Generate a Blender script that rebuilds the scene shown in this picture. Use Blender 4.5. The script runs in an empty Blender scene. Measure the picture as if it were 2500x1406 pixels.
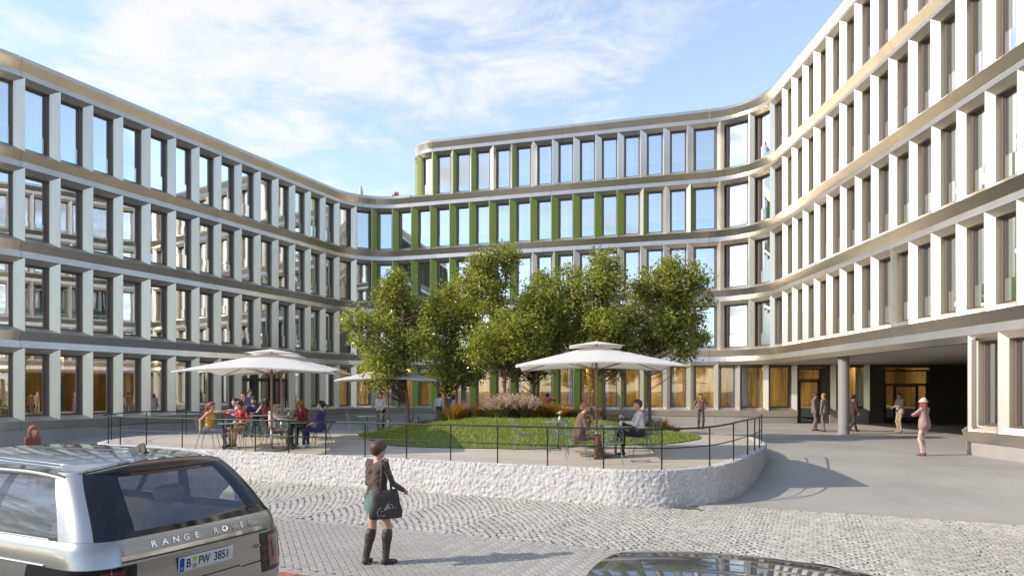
import bpy, bmesh, math, random
import numpy as np
from mathutils import Vector, Matrix
from mathutils.geometry import tessellate_polygon

random.seed(7)
S = bpy.context.scene
COL = S.collection
R = math.radians

# ---------------------------------------------------------------- camera
CAM_Z = 2.45
cam_d = bpy.data.cameras.new('camera')
cam = bpy.data.objects.new('camera', cam_d)
COL.objects.link(cam)
cam.location = (0, 0, CAM_Z)
cam.rotation_euler = (R(90), 0, 0)
cam_d.sensor_width = 36.0
cam_d.lens = 24.0
cam_d.shift_y = (950 - 703) / 2500.0
cam_d.clip_start = 0.05
cam_d.clip_end = 3000
S.camera = cam
F = 2500 * 24 / 36.0

# ---------------------------------------------------------------- sky and sun
SUN_EL = R(31.5)
sun_dir = Vector((-0.975, -0.22, 0)).normalized() * math.cos(SUN_EL) + Vector((0, 0, math.sin(SUN_EL)))
world = bpy.data.worlds.new('World')
S.world = world
world.use_nodes = True
nt = world.node_tree
for n in list(nt.nodes):
    nt.nodes.remove(n)
def wn(t, **kw):
    n = nt.nodes.new(t)
    for k, v in kw.items():
        setattr(n, k, v)
    return n
wl = nt.links.new
sky = wn('ShaderNodeTexSky', sky_type='NISHITA', sun_disc=False)
sky.sun_elevation = SUN_EL
sky.sun_rotation = math.atan2(sun_dir.x, sun_dir.y)
sky.air_density = 1.0
sky.dust_density = 0.5
sky.ozone_density = 1.2
bg_sky = wn('ShaderNodeBackground')
bg_sky.inputs['Strength'].default_value = 0.142
wl(sky.outputs[0], bg_sky.inputs['Color'])
# high thin clouds: noise on the sky direction projected to a layer overhead
tc = wn('ShaderNodeTexCoord')
sep = wn('ShaderNodeSeparateXYZ'); wl(tc.outputs['Generated'], sep.inputs[0])
zc = wn('ShaderNodeMath', operation='MAXIMUM'); wl(sep.outputs['Z'], zc.inputs[0]); zc.inputs[1].default_value = 0.03
zd = wn('ShaderNodeMath', operation='ADD'); wl(zc.outputs[0], zd.inputs[0]); zd.inputs[1].default_value = 0.12
dx = wn('ShaderNodeMath', operation='DIVIDE'); wl(sep.outputs['X'], dx.inputs[0]); wl(zd.outputs[0], dx.inputs[1])
dy = wn('ShaderNodeMath', operation='DIVIDE'); wl(sep.outputs['Y'], dy.inputs[0]); wl(zd.outputs[0], dy.inputs[1])
cmb = wn('ShaderNodeCombineXYZ'); wl(dx.outputs[0], cmb.inputs[0]); wl(dy.outputs[0], cmb.inputs[1])
mp = wn('ShaderNodeMapping'); wl(cmb.outputs[0], mp.inputs[0])
mp.inputs['Scale'].default_value = (0.85, 1.0, 1.0)
mp.inputs['Location'].default_value = (3.1, 1.15, 0)
mp.inputs['Rotation'].default_value = (0, 0, R(-14))
n1 = wn('ShaderNodeTexNoise'); wl(mp.outputs[0], n1.inputs['Vector'])
n1.inputs['Scale'].default_value = 0.95; n1.inputs['Detail'].default_value = 9; n1.inputs['Roughness'].default_value = 0.62
n1.inputs['Distortion'].default_value = 0.35
n2 = wn('ShaderNodeTexNoise'); wl(mp.outputs[0], n2.inputs['Vector'])
n2.inputs['Scale'].default_value = 3.6; n2.inputs['Detail'].default_value = 8; n2.inputs['Roughness'].default_value = 0.66
n2.inputs['Distortion'].default_value = 0.4
mixn = wn('ShaderNodeMath', operation='MULTIPLY_ADD'); wl(n2.outputs[0], mixn.inputs[0]); mixn.inputs[1].default_value = 0.62
wl(n1.outputs[0], mixn.inputs[2])
# cloud banks thin out towards the east (right), as one bank drifting over
bank = wn('ShaderNodeMapRange', interpolation_type='SMOOTHSTEP'); bm = wn('ShaderNodeVectorMath', operation='DOT_PRODUCT'); wl(tc.outputs['Generated'], bm.inputs[0]); bm.inputs[1].default_value = (0.75, -0.45, 0.0)
wl(bm.outputs['Value'], bank.inputs[0])
bank.inputs[1].default_value = -0.75; bank.inputs[2].default_value = 0.0
bank.inputs[3].default_value = 0.04; bank.inputs[4].default_value = -0.13
addb = wn('ShaderNodeMath', operation='ADD'); wl(mixn.outputs[0], addb.inputs[0]); wl(bank.outputs[0], addb.inputs[1])
ramp = wn('ShaderNodeMapRange', interpolation_type='SMOOTHSTEP'); wl(addb.outputs[0], ramp.inputs[0])
ramp.inputs[1].default_value = 0.715; ramp.inputs[2].default_value = 0.925
ramp.inputs[3].default_value = 0.17; ramp.inputs[4].default_value = 0.86
bg_cl = wn('ShaderNodeBackground')
bg_cl.inputs['Color'].default_value = (1.0, 0.975, 0.94, 1)
bg_cl.inputs['Strength'].default_value = 0.455
mixs = wn('ShaderNodeMixShader')
wl(ramp.outputs[0], mixs.inputs[0]); wl(bg_sky.outputs[0], mixs.inputs[1]); wl(bg_cl.outputs[0], mixs.inputs[2])
wout = wn('ShaderNodeOutputWorld'); wl(mixs.outputs[0], wout.inputs[0])

sun_d = bpy.data.lights.new('sun', 'SUN')
sun_d.energy = 2.05
sun_d.angle = R(0.55)
sun_d.color = (1.0, 0.885, 0.735)
sun = bpy.data.objects.new('sun', sun_d)
COL.objects.link(sun)
sun.location = (-60, -10, 60)
sun.rotation_euler = sun_dir.to_track_quat('Z', 'Y').to_euler()

S.view_settings.view_transform = 'Standard'
S.view_settings.look = 'None'
S.view_settings.exposure = 1.20
S.view_settings.gamma = 1.0
S.view_settings.use_curve_mapping = False
S.render.engine = 'CYCLES'
cy = S.cycles
cy.use_denoising = True
try:
    cy.denoiser = 'OPENIMAGEDENOISE'
except Exception:
    pass
cy.use_adaptive_sampling = True
cy.max_bounces = 8
cy.diffuse_bounces = 3
cy.glossy_bounces = 4
cy.transmission_bounces = 4
cy.transparent_max_bounces = 16
cy.caustics_reflective = False
cy.caustics_refractive = False
cy.sample_clamp_indirect = 6.0

# ---------------------------------------------------------------- helpers
def px(x, y, z):
    """photo pixel (2500 wide) on the horizontal plane at height z -> world point"""
    Y = (CAM_Z - z) * F / (y - 950.0)
    return Vector(((x - 1250.0) / F * Y, Y, z))
def pxd(x, Y, z=0.0):
    return Vector(((x - 1250.0) / F * Y, Y, z))

def tag(o, label=None, cat=None, group=None, kind=None):
    if label: o['label'] = label
    if cat: o['category'] = cat
    if group: o['group'] = group
    if kind: o['kind'] = kind
    return o
def empty(name, loc=(0, 0, 0), rz=0.0, parent=None):
    o = bpy.data.objects.new(name, None)
    o.empty_display_size = 0.2
    COL.objects.link(o)
    o.location = loc
    o.rotation_euler = (0, 0, rz)
    if parent: o.parent = parent
    return o
def link(name, mesh, parent=None, loc=None, rz=None):
    o = bpy.data.objects.new(name, mesh)
    COL.objects.link(o)
    if parent: o.parent = parent
    if loc is not None: o.location = loc
    if rz is not None: o.rotation_euler = (0, 0, rz)
    return o
def copy_tree(o, parent=None):
    c = o.copy(); COL.objects.link(c); c.parent = parent
    for ch in o.children:
        copy_tree(ch, c)
    return c
def mesh_from(name, verts, faces, mats, mi=None, smooth=False):
    me = bpy.data.meshes.new(name)
    me.from_pydata([tuple(v) for v in verts], [], faces)
    if not isinstance(mats, (list, tuple)): mats = [mats]
    for m in mats: me.materials.append(m)
    if mi is not None: me.polygons.foreach_set('material_index', list(mi))
    if smooth: me.polygons.foreach_set('use_smooth', [True] * len(me.polygons))
    me.update()
    return me

class MB:
    """collects geometry, builds one mesh"""
    def __init__(s): s.v = []; s.f = []; s.m = []
    def add(s, vs, fs, m=0):
        o = len(s.v); s.v += [tuple(v) for v in vs]
        s.f += [tuple(i + o for i in f) for f in fs]; s.m += [m] * len(fs)
        return s
    def box(s, c, d, m=0, rz=0.0, top=1.0):
        x, y, z = d[0] / 2, d[1] / 2, d[2] / 2
        ca, sa = math.cos(rz), math.sin(rz)
        vs = []
        for (i, j, k) in ((-1,-1,-1),(1,-1,-1),(1,1,-1),(-1,1,-1),(-1,-1,1),(1,-1,1),(1,1,1),(-1,1,1)):
            t = top if k > 0 else 1.0
            a, b = i * x * t, j * y * t
            vs.append((c[0] + a * ca - b * sa, c[1] + a * sa + b * ca, c[2] + k * z))
        return s.add(vs, [(0,3,2,1),(4,5,6,7),(0,1,5,4),(1,2,6,5),(2,3,7,6),(3,0,4,7)], m)
    def tube(s, pts, r, n=8, m=0, cap=True, closed=False):
        pts = [Vector(p) for p in pts]
        L = len(pts)
        rr = r if isinstance(r, (list, tuple)) else [r] * L
        vs = []; up = None
        for i, p in enumerate(pts):
            if closed:
                t = (pts[(i + 1) % L] - pts[i - 1])
            else:
                t = (pts[min(i + 1, L - 1)] - pts[max(i - 1, 0)])
            if t.length < 1e-9: t = Vector((0, 0, 1))
            t.normalize()
            if up is None:
                up = Vector((0, 0, 1)) if abs(t.z) < 0.9 else Vector((1, 0, 0))
            a = t.cross(up)
            if a.length < 1e-6: a = t.cross(Vector((0, 1, 0)))
            a.normalize(); b = a.cross(t).normalized(); up = b
            for k in range(n):
                th = 2 * math.pi * (k + .5) / n
                vs.append(p + (a * math.cos(th) + b * math.sin(th)) * rr[i])
        fs = []
        for i in range(L if closed else L - 1):
            i2 = (i + 1) % L
            for k in range(n):
                k2 = (k + 1) % n
                fs.append((i * n + k, i * n + k2, i2 * n + k2, i2 * n + k))
        if cap and not closed:
            fs.append(tuple(range(n))[::-1]); fs.append(tuple((L - 1) * n + k for k in range(n)))
        return s.add(vs, fs, m)
    def lathe(s, prof, n=24, m=0, c=(0, 0, 0)):
        vs = []; fs = []
        for (r, z) in prof:
            for k in range(n):
                a = 2 * math.pi * k / n
                vs.append((c[0] + r * math.cos(a), c[1] + r * math.sin(a), c[2] + z))
        for i in range(len(prof) - 1):
            for k in range(n):
                k2 = (k + 1) % n
                fs.append((i * n + k, i * n + k2, (i + 1) * n + k2, (i + 1) * n + k))
        return s.add(vs, fs, m)
    def poly(s, pts, m=0, flip=False):
        tri = tessellate_polygon([[Vector(p) for p in pts]])
        fs = []
        for t in tri:
            a, b, c = (Vector(pts[i]) for i in t)
            nz = (b - a).cross(c - a).z
            t = tuple(t)
            if (nz < 0) != flip: t = t[::-1]
            fs.append(t)
        return s.add(pts, fs, m)
    def mesh(s, name, mats, smooth=False):
        return mesh_from(name, s.v, s.f, mats, s.m, smooth)
    def build(s, name, mats, parent=None, loc=None, rz=None, smooth=False):
        return link(name, s.mesh(name, mats, smooth), parent, loc, rz)

# ---------------------------------------------------------------- materials
def mat(name, col, rough=0.6, metal=0.0, var=0.0, vscale=3.0, bump=0.0, bscale=40.0, spec=None, coat=0.0, sheen=0.0, vstretch=None, orand=0.0, bdist=0.01):
    m = bpy.data.materials.new(name); m.use_nodes = True
    t = m.node_tree; b = t.nodes['Principled BSDF']
    b.inputs['Base Color'].default_value = (*col, 1)
    b.inputs['Roughness'].default_value = rough
    b.inputs['Metallic'].default_value = metal
    if spec is not None: b.inputs['Specular IOR Level'].default_value = spec
    if coat: b.inputs['Coat Weight'].default_value = coat; b.inputs['Coat Roughness'].default_value = 0.03
    if sheen: b.inputs['Sheen Weight'].default_value = sheen
    tcn = t.nodes.new('ShaderNodeTexCoord')
    if var:
        nz = t.nodes.new('ShaderNodeTexNoise'); nz.inputs['Scale'].default_value = vscale; nz.inputs['Detail'].default_value = 7
        nz.inputs['Roughness'].default_value = 0.65
        if vstretch:
            mpn = t.nodes.new('ShaderNodeMapping'); mpn.inputs['Scale'].default_value = vstretch
            t.links.new(tcn.outputs['Object'], mpn.inputs[0]); t.links.new(mpn.outputs[0], nz.inputs['Vector'])
        else:
            t.links.new(tcn.outputs['Object'], nz.inputs['Vector'])
        mr = t.nodes.new('ShaderNodeMapRange')
        mr.inputs[1].default_value = 0.3; mr.inputs[2].default_value = 0.7
        mr.inputs[3].default_value = 1 - var; mr.inputs[4].default_value = 1 + var
        t.links.new(nz.outputs[0], mr.inputs[0])
        mx = t.nodes.new('ShaderNodeVectorMath'); mx.operation = 'SCALE'
        mx.inputs[0].default_value = col
        t.links.new(mr.outputs[0], mx.inputs['Scale'])
        last = mx.outputs[0]
        if orand:
            oi = t.nodes.new('ShaderNodeObjectInfo'); r2 = t.nodes.new('ShaderNodeMapRange'); r2.inputs[3].default_value = 1 - orand; r2.inputs[4].default_value = 1 + orand * .6
            t.links.new(oi.outputs['Random'], r2.inputs[0]); m2 = t.nodes.new('ShaderNodeVectorMath'); m2.operation = 'SCALE'
            t.links.new(last, m2.inputs[0]); t.links.new(r2.outputs[0], m2.inputs['Scale']); last = m2.outputs[0]
        t.links.new(last, b.inputs['Base Color'])
    if bump:
        nb = t.nodes.new('ShaderNodeTexNoise'); nb.inputs['Scale'].default_value = bscale; nb.inputs['Detail'].default_value = 4
        t.links.new(tcn.outputs['Object'], nb.inputs['Vector'])
        bp = t.nodes.new('ShaderNodeBump'); bp.inputs['Strength'].default_value = bump; bp.inputs['Distance'].default_value = bdist
        t.links.new(nb.outputs[0], bp.inputs['Height'])
        t.links.new(bp.outputs[0], b.inputs['Normal'])
    return m

def glass_mat(name, tint, refl0, refl1, rough=0.0, body=None, bodyw=0.0, wave=0.0):
    """architectural pane: mirror-like coating that grows with angle over see-through tinted glass"""
    m = bpy.data.materials.new(name); m.use_nodes = True
    t = m.node_tree; t.nodes.clear()
    out = t.nodes.new('ShaderNodeOutputMaterial')
    tr = t.nodes.new('ShaderNodeBsdfTransparent'); tr.inputs[0].default_value = (*tint, 1)
    gl = t.nodes.new('ShaderNodeBsdfGlossy'); gl.inputs['Roughness'].default_value = rough
    gl.inputs['Color'].default_value = (0.93, 0.96, 1.0, 1)
    lw = t.nodes.new('ShaderNodeLayerWeight'); lw.inputs['Blend'].default_value = 0.35
    mr = t.nodes.new('ShaderNodeMapRange')
    mr.inputs[1].default_value = 0.0; mr.inputs[2].default_value = 1.0
    mr.inputs[3].default_value = refl0; mr.inputs[4].default_value = refl1
    t.links.new(lw.outputs['Fresnel'], mr.inputs[0])
    mx = t.nodes.new('ShaderNodeMixShader')
    t.links.new(mr.outputs[0], mx.inputs[0])
    base = tr.outputs[0]
    if body:
        df = t.nodes.new('ShaderNodeBsdfDiffuse'); df.inputs[0].default_value = (*body, 1)
        m2 = t.nodes.new('ShaderNodeMixShader'); m2.inputs[0].default_value = bodyw
        t.links.new(tr.outputs[0], m2.inputs[1]); t.links.new(df.outputs[0], m2.inputs[2]); base = m2.outputs[0]
    t.links.new(base, mx.inputs[1]); t.links.new(gl.outputs[0], mx.inputs[2])
    if wave:
        oi = t.nodes.new('ShaderNodeTexCoord'); nz = t.nodes.new('ShaderNodeTexNoise'); nz.inputs['Scale'].default_value = 0.9
        t.links.new(oi.outputs['Object'], nz.inputs['Vector'])
        bp = t.nodes.new('ShaderNodeBump'); bp.inputs['Strength'].default_value = wave; bp.inputs['Distance'].default_value = 0.05
        t.links.new(nz.outputs[0], bp.inputs['Height']); t.links.new(bp.outputs[0], gl.inputs['Normal'])
    t.links.new(mx.outputs[0], out.inputs[0])
    return m

def emit_mat(name, col, strength):
    m = bpy.data.materials.new(name); m.use_nodes = True
    t = m.node_tree; t.nodes.clear()
    out = t.nodes.new('ShaderNodeOutputMaterial'); e = t.nodes.new('ShaderNodeEmission')
    e.inputs[0].default_value = (*col, 1); e.inputs[1].default_value = strength
    t.links.new(e.outputs[0], out.inputs[0])
    return m

M = {}
M['alu'] = mat('champagne_aluminium', (0.73, 0.69, 0.605), 0.33, 0.70, var=0.09, vscale=2.2, bump=0.03, bscale=160, vstretch=(1, 1, .16), orand=.07)
M['alu_band'] = mat('champagne_band', (0.78, 0.71, 0.595), 0.29, 1.0, var=0.08, vscale=1.1, bump=0.03, bscale=160, vstretch=(1, 1, .3), orand=.05)
M['alu_sill'] = mat('sill_metal', (0.56, 0.515, 0.43), 0.40, 0.8, var=0.06, vscale=1.1)
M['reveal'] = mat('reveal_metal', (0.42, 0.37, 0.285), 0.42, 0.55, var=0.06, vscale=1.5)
M['green'] = mat('green_panel', (0.29, 0.385, 0.045), 0.45, 0.0, var=0.06, vscale=2.0, orand=.06)
M['frame'] = mat('bronze_frame', (0.235, 0.188, 0.160), 0.42, 0.35)
M['frame_dark'] = mat('dark_frame', (0.045, 0.048, 0.05), 0.4, 0.3)
M['door_blue'] = mat('blue_grey_frame', (0.10, 0.115, 0.14), 0.4, 0.3)
M['olive'] = mat('olive_panel', (0.16, 0.145, 0.11), 0.42, 0.45, var=0.06)
M['pane'] = glass_mat('window_glass', (0.84, 0.86, 0.83), 0.58, 0.98, wave=0.02)
M['guard'] = glass_mat('guard_glass', (0.90, 0.95, 0.95), 0.16, 0.8)
M['pane_gf'] = glass_mat('clear_glass', (0.93, 0.94, 0.92), 0.15, 0.9, wave=0.02)
M['plinth'] = mat('plinth_concrete', (0.36, 0.34, 0.315), 0.85, 0, var=0.10, vscale=1.2, bump=0.25, bscale=60)
M['slab'] = mat('interior_slab', (0.42, 0.41, 0.39), 0.8)
M['room'] = mat('interior_wall', (0.66, 0.58, 0.46), 0.8, var=0.2, vscale=0.4)
M['room_gf'] = mat('ochre_interior', (0.52, 0.36, 0.11), 0.75, var=0.75, vscale=1.6, vstretch=(1, 1, 0.12))
M['curtain'] = mat('white_curtain', (0.78, 0.76, 0.71), 0.9)
M['roof'] = mat('roof_gravel', (0.33, 0.32, 0.30), 0.9, var=0.15, vscale=2)
M['soffit'] = mat('soffit_render', (0.48, 0.46, 0.44), 0.8, var=0.05)
M['column'] = mat('column_paint', (0.31, 0.30, 0.29), 0.65, var=0.05)
M['addedglow'] = emit_mat('added_glow_strip', (1.0, 0.80, 0.50), 17.0)  # added warm glow for the ground-floor rooms, kept out of sight
# ---------------------------------------------------------------- facade path
class Path:
    """plan polyline with filleted corners; outward normal = (ty, -tx)"""
    def __init__(s, pts, rad):
        P = [Vector(p) for p in pts]
        s.seg = []; cur = P[0]
        for i in range(1, len(P) - 1):
            a = (P[i] - P[i - 1]).normalized(); b = (P[i + 1] - P[i]).normalized()
            r = rad[i - 1]
            th = math.acos(max(-1, min(1, a.dot(b))))
            t = r * math.tan(th / 2)
            p0 = P[i] - a * t; p1 = P[i] + b * t
            s.seg.append(('L', cur, p0, (p0 - cur).length))
            sg = 1 if a.x * b.y - a.y * b.x > 0 else -1
            c = p0 + Vector((-a.y, a.x)) * sg * r
            a0 = math.atan2(p0.y - c.y, p0.x - c.x)
            s.seg.append(('A', c, r, a0, sg, r * th)); cur = p1
        s.seg.append(('L', cur, P[-1], (P[-1] - cur).length))
        s.start = []; acc = 0
        for g in s.seg:
            s.start.append(acc); acc += g[-1]
        s.len = acc
    def at(s, q):
        i = len(s.seg) - 1
        while i > 0 and q < s.start[i] - 1e-9: i -= 1
        g = s.seg[i]; u = q - s.start[i]
        if g[0] == 'L':
            t = (g[2] - g[1]).normalized(); p = g[1] + t * u
        else:
            _, c, r, a0, sg, _ = g
            a = a0 + sg * u / r
            p = c + Vector((math.cos(a), math.sin(a))) * r
            t = Vector((-math.sin(a), math.cos(a))) * sg
        return p, t, Vector((t.y, -t.x))
    def stations(s, q0, q1, step=0.30):
        qs = [q0]
        for i, g in enumerate(s.seg):
            b = s.start[i]; e = b + g[-1]
            if g[0] == 'A':
                n = max(4, int(g[-1] / step)); c = [b + g[-1] * k / n for k in range(n + 1)]
            else:
                c = [b, e]
            qs += [x for x in c if q0 + 1e-4 < x < q1 - 1e-4]
        return sorted(set(qs + [q1]))
    def find(s, fn):
        """path position where fn(point) is smallest"""
        qs = np.linspace(0, s.len, 6000)
        return min(qs, key=lambda q: fn(s.at(q)[0]))

def sweep(path, prof, q0, q1, name, mats, mids=None, parent=None, caps=True):
    st = path.stations(q0, q1); v = []; f = []; mi = []; n = len(prof)
    for q in st:
        p, t, nn = path.at(q)
        for (o, z) in prof: v.append((p.x + nn.x * o, p.y + nn.y * o, z))
    for i in range(len(st) - 1):
        for k in range(n - 1):
            f.append((i * n + k, (i + 1) * n + k, (i + 1) * n + k + 1, i * n + k + 1)); mi.append(mids[k] if mids else 0)
    if caps and n > 2:
        f.append(tuple(range(n))); mi.append(0)
        f.append(tuple((len(st) - 1) * n + k for k in range(n))[::-1]); mi.append(0)
    return link(name, mesh_from(name, v, f, mats, mi), parent)

def upath(px_, Y): return None

V1 = (-20.64, 24.90); V2 = (-10.54, 47.77); V3 = (14.56, 40.39)
PM = Path([(-62, 24.9), V1, V2, V3, (13.62, 2.0)], [4.0, 3.2, 3.6])
P5 = Path([(-7.35 + 0.282 * 14, 46.83 + 0.959 * 14), (-7.35, 46.83), V3, (13.62, 2.0)], [2.0, 3.6])
PG2 = Path([(9.0, 42.03), (14.0, 40.56), (31.0, 40.2)], [6.0])
PG3 = Path([(32.0, 22.05), (14.11, 22.05), (13.62, 2.0)], [0.9])
H = 3.6
ZT = [4.12 + H * k for k in range(5)]          # upper nose of each window row
FH = 2.95                                       # visible fin height
DEP = 0.21; WP = 0.35; DW = 0.37
def qx(path, x, q0=0, q1=1e9):
    """path position seen at photo column x"""
    qs = [q for q in np.linspace(0, path.len, 9000) if q0 <= q <= q1]
    def fn(q):
        p = path.at(q)[0]
        return abs(1250 + F * p.x / p.y - x) if p.y > 3 else 1e9
    return min(qs, key=fn)

building = empty('office_building', (0, 44, 0.4))
tag(building, 'curved champagne metal office building with deep window fins around the whole courtyard', 'building')
B = Matrix.Translation((0, -44, -0.4))
def own(o):
    o.parent = building; o.matrix_parent_inverse = B
    return o

# pier grids (position of the left edge of each pier along the path)
qa = PM.start[1]                       # convex arc begins
qL = PM.start[2]                       # left straight begins
qC1 = PM.start[3]                      # concave arc 1
qM = PM.start[4]                       # middle straight
qC2 = PM.start[5]                      # concave arc 2
qR = PM.start[6]
piers = []
left0 = qL + 0.14 - WP                 # first straight pier, seen at x = 62
k = 0
while left0 + 1.42 * k < qC1 + 0.3:
    piers.append(left0 + 1.42 * k); k += 1
nleft = len(piers)
qm0 = qx(PM, 1096.9, qM - 3, qC2)      # a known pier edge in the middle
mids_ = []
j = -4
while qm0 + 1.405 * j < qC2 - 0.0:
    if qm0 + 1.405 * j > piers[-1] + 1.2: mids_.append(qm0 + 1.405 * j)
    j += 1
gap = mids_[0] - piers[-1]
ng = max(1, round(gap / 1.40))
for i in range(1, ng): piers.append(piers[-1] + gap / ng * 1.0)
piers += mids_
qr0 = qx(PM, 1909, qR - 2, PM.len)
gap = qr0 - piers[-1]; b0 = piers[-1]
for i in range(1, 4): piers.append(b0 + gap / 4 * i)
q = qr0
while q < PM.len - 1.5:
    piers.append(q); q += 1.35
pre = []
q = left0 - 1.42
while q > qa - 1.42 * 5:
    pre.append(q); q -= 1.42
piers = pre[::-1] + piers
def xcol(path, q):
    p = path.at(q)[0]
    return 1250 + F * p.x / p.y if p.y > 3 else 9999

# ---------------------------------------------------------------- facade pieces
_fin = {}
def fin_mesh(a, cl, cr, h=FH, w=None):
    w = w or WP
    key = (round(a, 2), cl, cr, round(h, 2), w)
    if key not in _fin:
        e = 0.004
        ax = 0.012 + a * (w - 0.024)
        zb0, zb1 = 0.17 - e, e + 0.0
        zt0, zt1 = h - 0.21 + e, h - e
        # plan: x along path, y outward (0 = nose plane); apex edge is a narrow flat
        vs = [(0, -DW - .02, 0.17), (0, -DEP, 0.17), (ax - .010, 0, zb1), (ax + .010, 0, zb1), (w, -DEP, 0.17), (w, -DW - .02, 0.17)]
        vt = [(0, -DW - .02, h - 0.21), (0, -DEP, h - 0.21), (ax - .010, 0, zt1), (ax + .010, 0, zt1), (w, -DEP, h - 0.21), (w, -DW - .02, h - 0.21)]
        v = vs + vt; f = []; mi = []
        for i in range(5):
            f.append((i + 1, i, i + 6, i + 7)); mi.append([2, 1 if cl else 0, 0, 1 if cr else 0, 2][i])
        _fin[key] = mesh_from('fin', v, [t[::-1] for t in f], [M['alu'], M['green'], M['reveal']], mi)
    return _fin[key]
def place(path, q, z, n=0.0, mirror=False):
    p, t, nn = path.at(q)
    return Vector((p.x + nn.x * n, p.y + nn.y * n, z)), math.atan2(t.y, t.x)
# local frame for pieces: x along path, y = -normal -> keep y outward by flipping
def frame_mesh():
    mb = MB(); W = 1.12; h0, h1 = 0.10, FH - 0.14
    y0 = -DW - 0.005
    def ring(w, z0, z1, bar, ya, yb, m):
        cyy = (ya + yb) / 2; d = abs(ya - yb)
        mb.box((-w / 2 + bar / 2, cyy, (z0 + z1) / 2), (bar, d, z1 - z0), m)
        mb.box((w / 2 - bar / 2, cyy, (z0 + z1) / 2), (bar, d, z1 - z0), m)
        mb.box((0, cyy, z0 + bar / 2), (w - 2 * bar, d, bar), m)
        mb.box((0, cyy, z1 - bar / 2), (w - 2 * bar, d, bar), m)
    ring(W, h0, h1, 0.105, y0, y0 - 0.10, 0)
    ring(W - 0.19, h0 + 0.095, h1 - 0.095, 0.062, y0 - 0.035, y0 - 0.12, 1)
    return mb.mesh('window', [M['frame'], M['frame_dark2']])
M['frame_dark2'] = mat('frame_inner', (0.14, 0.125, 0.118), 0.4, 0.3)
FRAME = frame_mesh()
def quad_y(w, z0, z1, y, m, name):
    return mesh_from(name, [(-w / 2, y, z0), (w / 2, y, z0), (w / 2, y, z1), (-w / 2, y, z1)], [(0, 1, 2, 3)], m)
PANE = quad_y(0.83, 0.24, FH - 0.28, -DW - 0.085, M['pane'], 'pane')
PANE_GF = quad_y(0.83, 0.24, FH - 0.28, -DW - 0.085, M['pane_gf'], 'pane')
GUARD = quad_y(0.80, 0.255, 0.915, -DW - 0.030, M['guard'], 'guard_pane')
def curtain_mesh(w, side):
    mb = MB(); n = 10; v = []; f = []
    for i in range(n + 1):
        x = -0.44 + w * i / n
        if side: x = -x
        v += [(x, -0.76 + 0.025 * (i % 2), 0.2), (x, -0.76 + 0.025 * (i % 2), FH - 0.2)]
    for i in range(n): f.append((2 * i, 2 * i + 2, 2 * i + 3, 2 * i + 1))
    return mesh_from('curtain', v, f, M['curtain'])
CURT = [curtain_mesh(0.22, 0), curtain_mesh(0.35, 1), curtain_mesh(0.5, 0), curtain_mesh(0.18, 1)]
FLIP = Matrix.Scale(-1, 4, (0, 1, 0))

class Facade: pass
def put(name, mesh, path, q, z, sx=1.0, parent=None):
    p, t, nn = path.at(q)
    o = bpy.data.objects.new(name, mesh); COL.objects.link(o)
    # columns: along path, outward, up
    Mx = Matrix(((t.x * sx, nn.x, 0, p.x), (t.y * sx, nn.y, 0, p.y), (0, 0, 1, z), (0, 0, 0, 1)))
    if parent is None:
        o.matrix_world = Mx; o.parent = building; o.matrix_parent_inverse = B
        o.matrix_basis = Mx
    else:
        o.parent = parent
    return o
rng = random.Random(11)
def bay(path, qa_, qb_, row, kind='window', z=None):
    """window between the pier that starts at qa_ and the one at qb_"""
    w_ = pier_w(path, qa_)
    gapw = (qb_ - qa_) - w_
    qc = qa_ + w_ + gapw / 2
    sx = max(0.6, min(1.6, gapw / 1.035))
    zb = (ZT[row] - FH) if z is None else z
    if kind == 'window':
        w = put('window', FRAME, path, qc, zb, sx)
        put('pane', PANE_GF if row == 0 and path.at(qc)[0].x > -11.5 else PANE, path, qc, zb, 1, w)
        put('guard_pane', GUARD, path, qc, zb, 1, w) if row > 0 else None
        if rng.random() < (0.6 if row > 0 else 0.4):
            put('curtain', rng.choice(CURT), path, qc, zb, 1, w)
        return w
def pier_w(path, q):
    p = path.at(q)[0]
    if path is PG3: return 0.25
    if path is PG2: return WP
    if p.x > 14.0 and p.y < 39: return 0.25
    if p.x < -10.5: return 0.33
    return 0.42
def fin(path, q, row, a, cl=0, cr=0):
    return put('fin', fin_mesh(a, cl, cr, FH, pier_w(path, q)), path, q, ZT[row] - FH)

def fin_style(row, x, q):
    """apex position and colour of the two faces, as they change along the facade"""
    left = q < qC1 + 1.9
    if left:
        return 1.0, 0, 1
    if q > qC2 - 0.1 and xcol(PM, q) > 1700:
        if q > qR - 0.5:
            # right wing: alternating apex, rows differ
            sty = {4: 0.12, 3: 0.10, 2: 0.30, 1: 0.16, 0: 0.35}[row]
            if row == 1 and 2130 < x < 2200: sty = 0.85
            return sty, 0, 0
        return 0.45, 0, 0
    if row == 4:
        if x < 1060: return 0.55, 0, 1
        if x < 1130: return 0.62, 0, 1
        if x < 1175: return 0.35, 0, 1
        if x < 1225: return 0.75, 0, 0
        if x < 1270: return 0.42, 0, 1
        if x < 1320: return 0.5, 0, 0
        return 0.14, 0, 0
    if row == 3:
        if x < 1530: return 0.0, 0, 1
        if x < 1590: return 0.55, 0, 1
        if x < 1640: return 0.45, 0, 0
        if x < 1700: return 0.6, 0, 1
        return 0.4, 0, 0
    if row == 2:
        if x < 1270: return 0.0, 0, 1
        if x < 1325: return 0.4, 0, 0
        if x < 1375: return 0.5, 0, 1
        return 0.14, 0, 0
    if row == 1:
        if x < 912: return 0.9, 0, 0
        if x < 1200: return 0.1, 0, 1
        if x < 1330: return 0.5, 0, 1
        return 0.16, 0, 0
    if x < 980: return 0.85, 0, 1
    if x < 1500: return 0.12, 0, 1
    if x < 1610: return 0.6, 0, 1
    return 0.6, 0, 0

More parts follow.
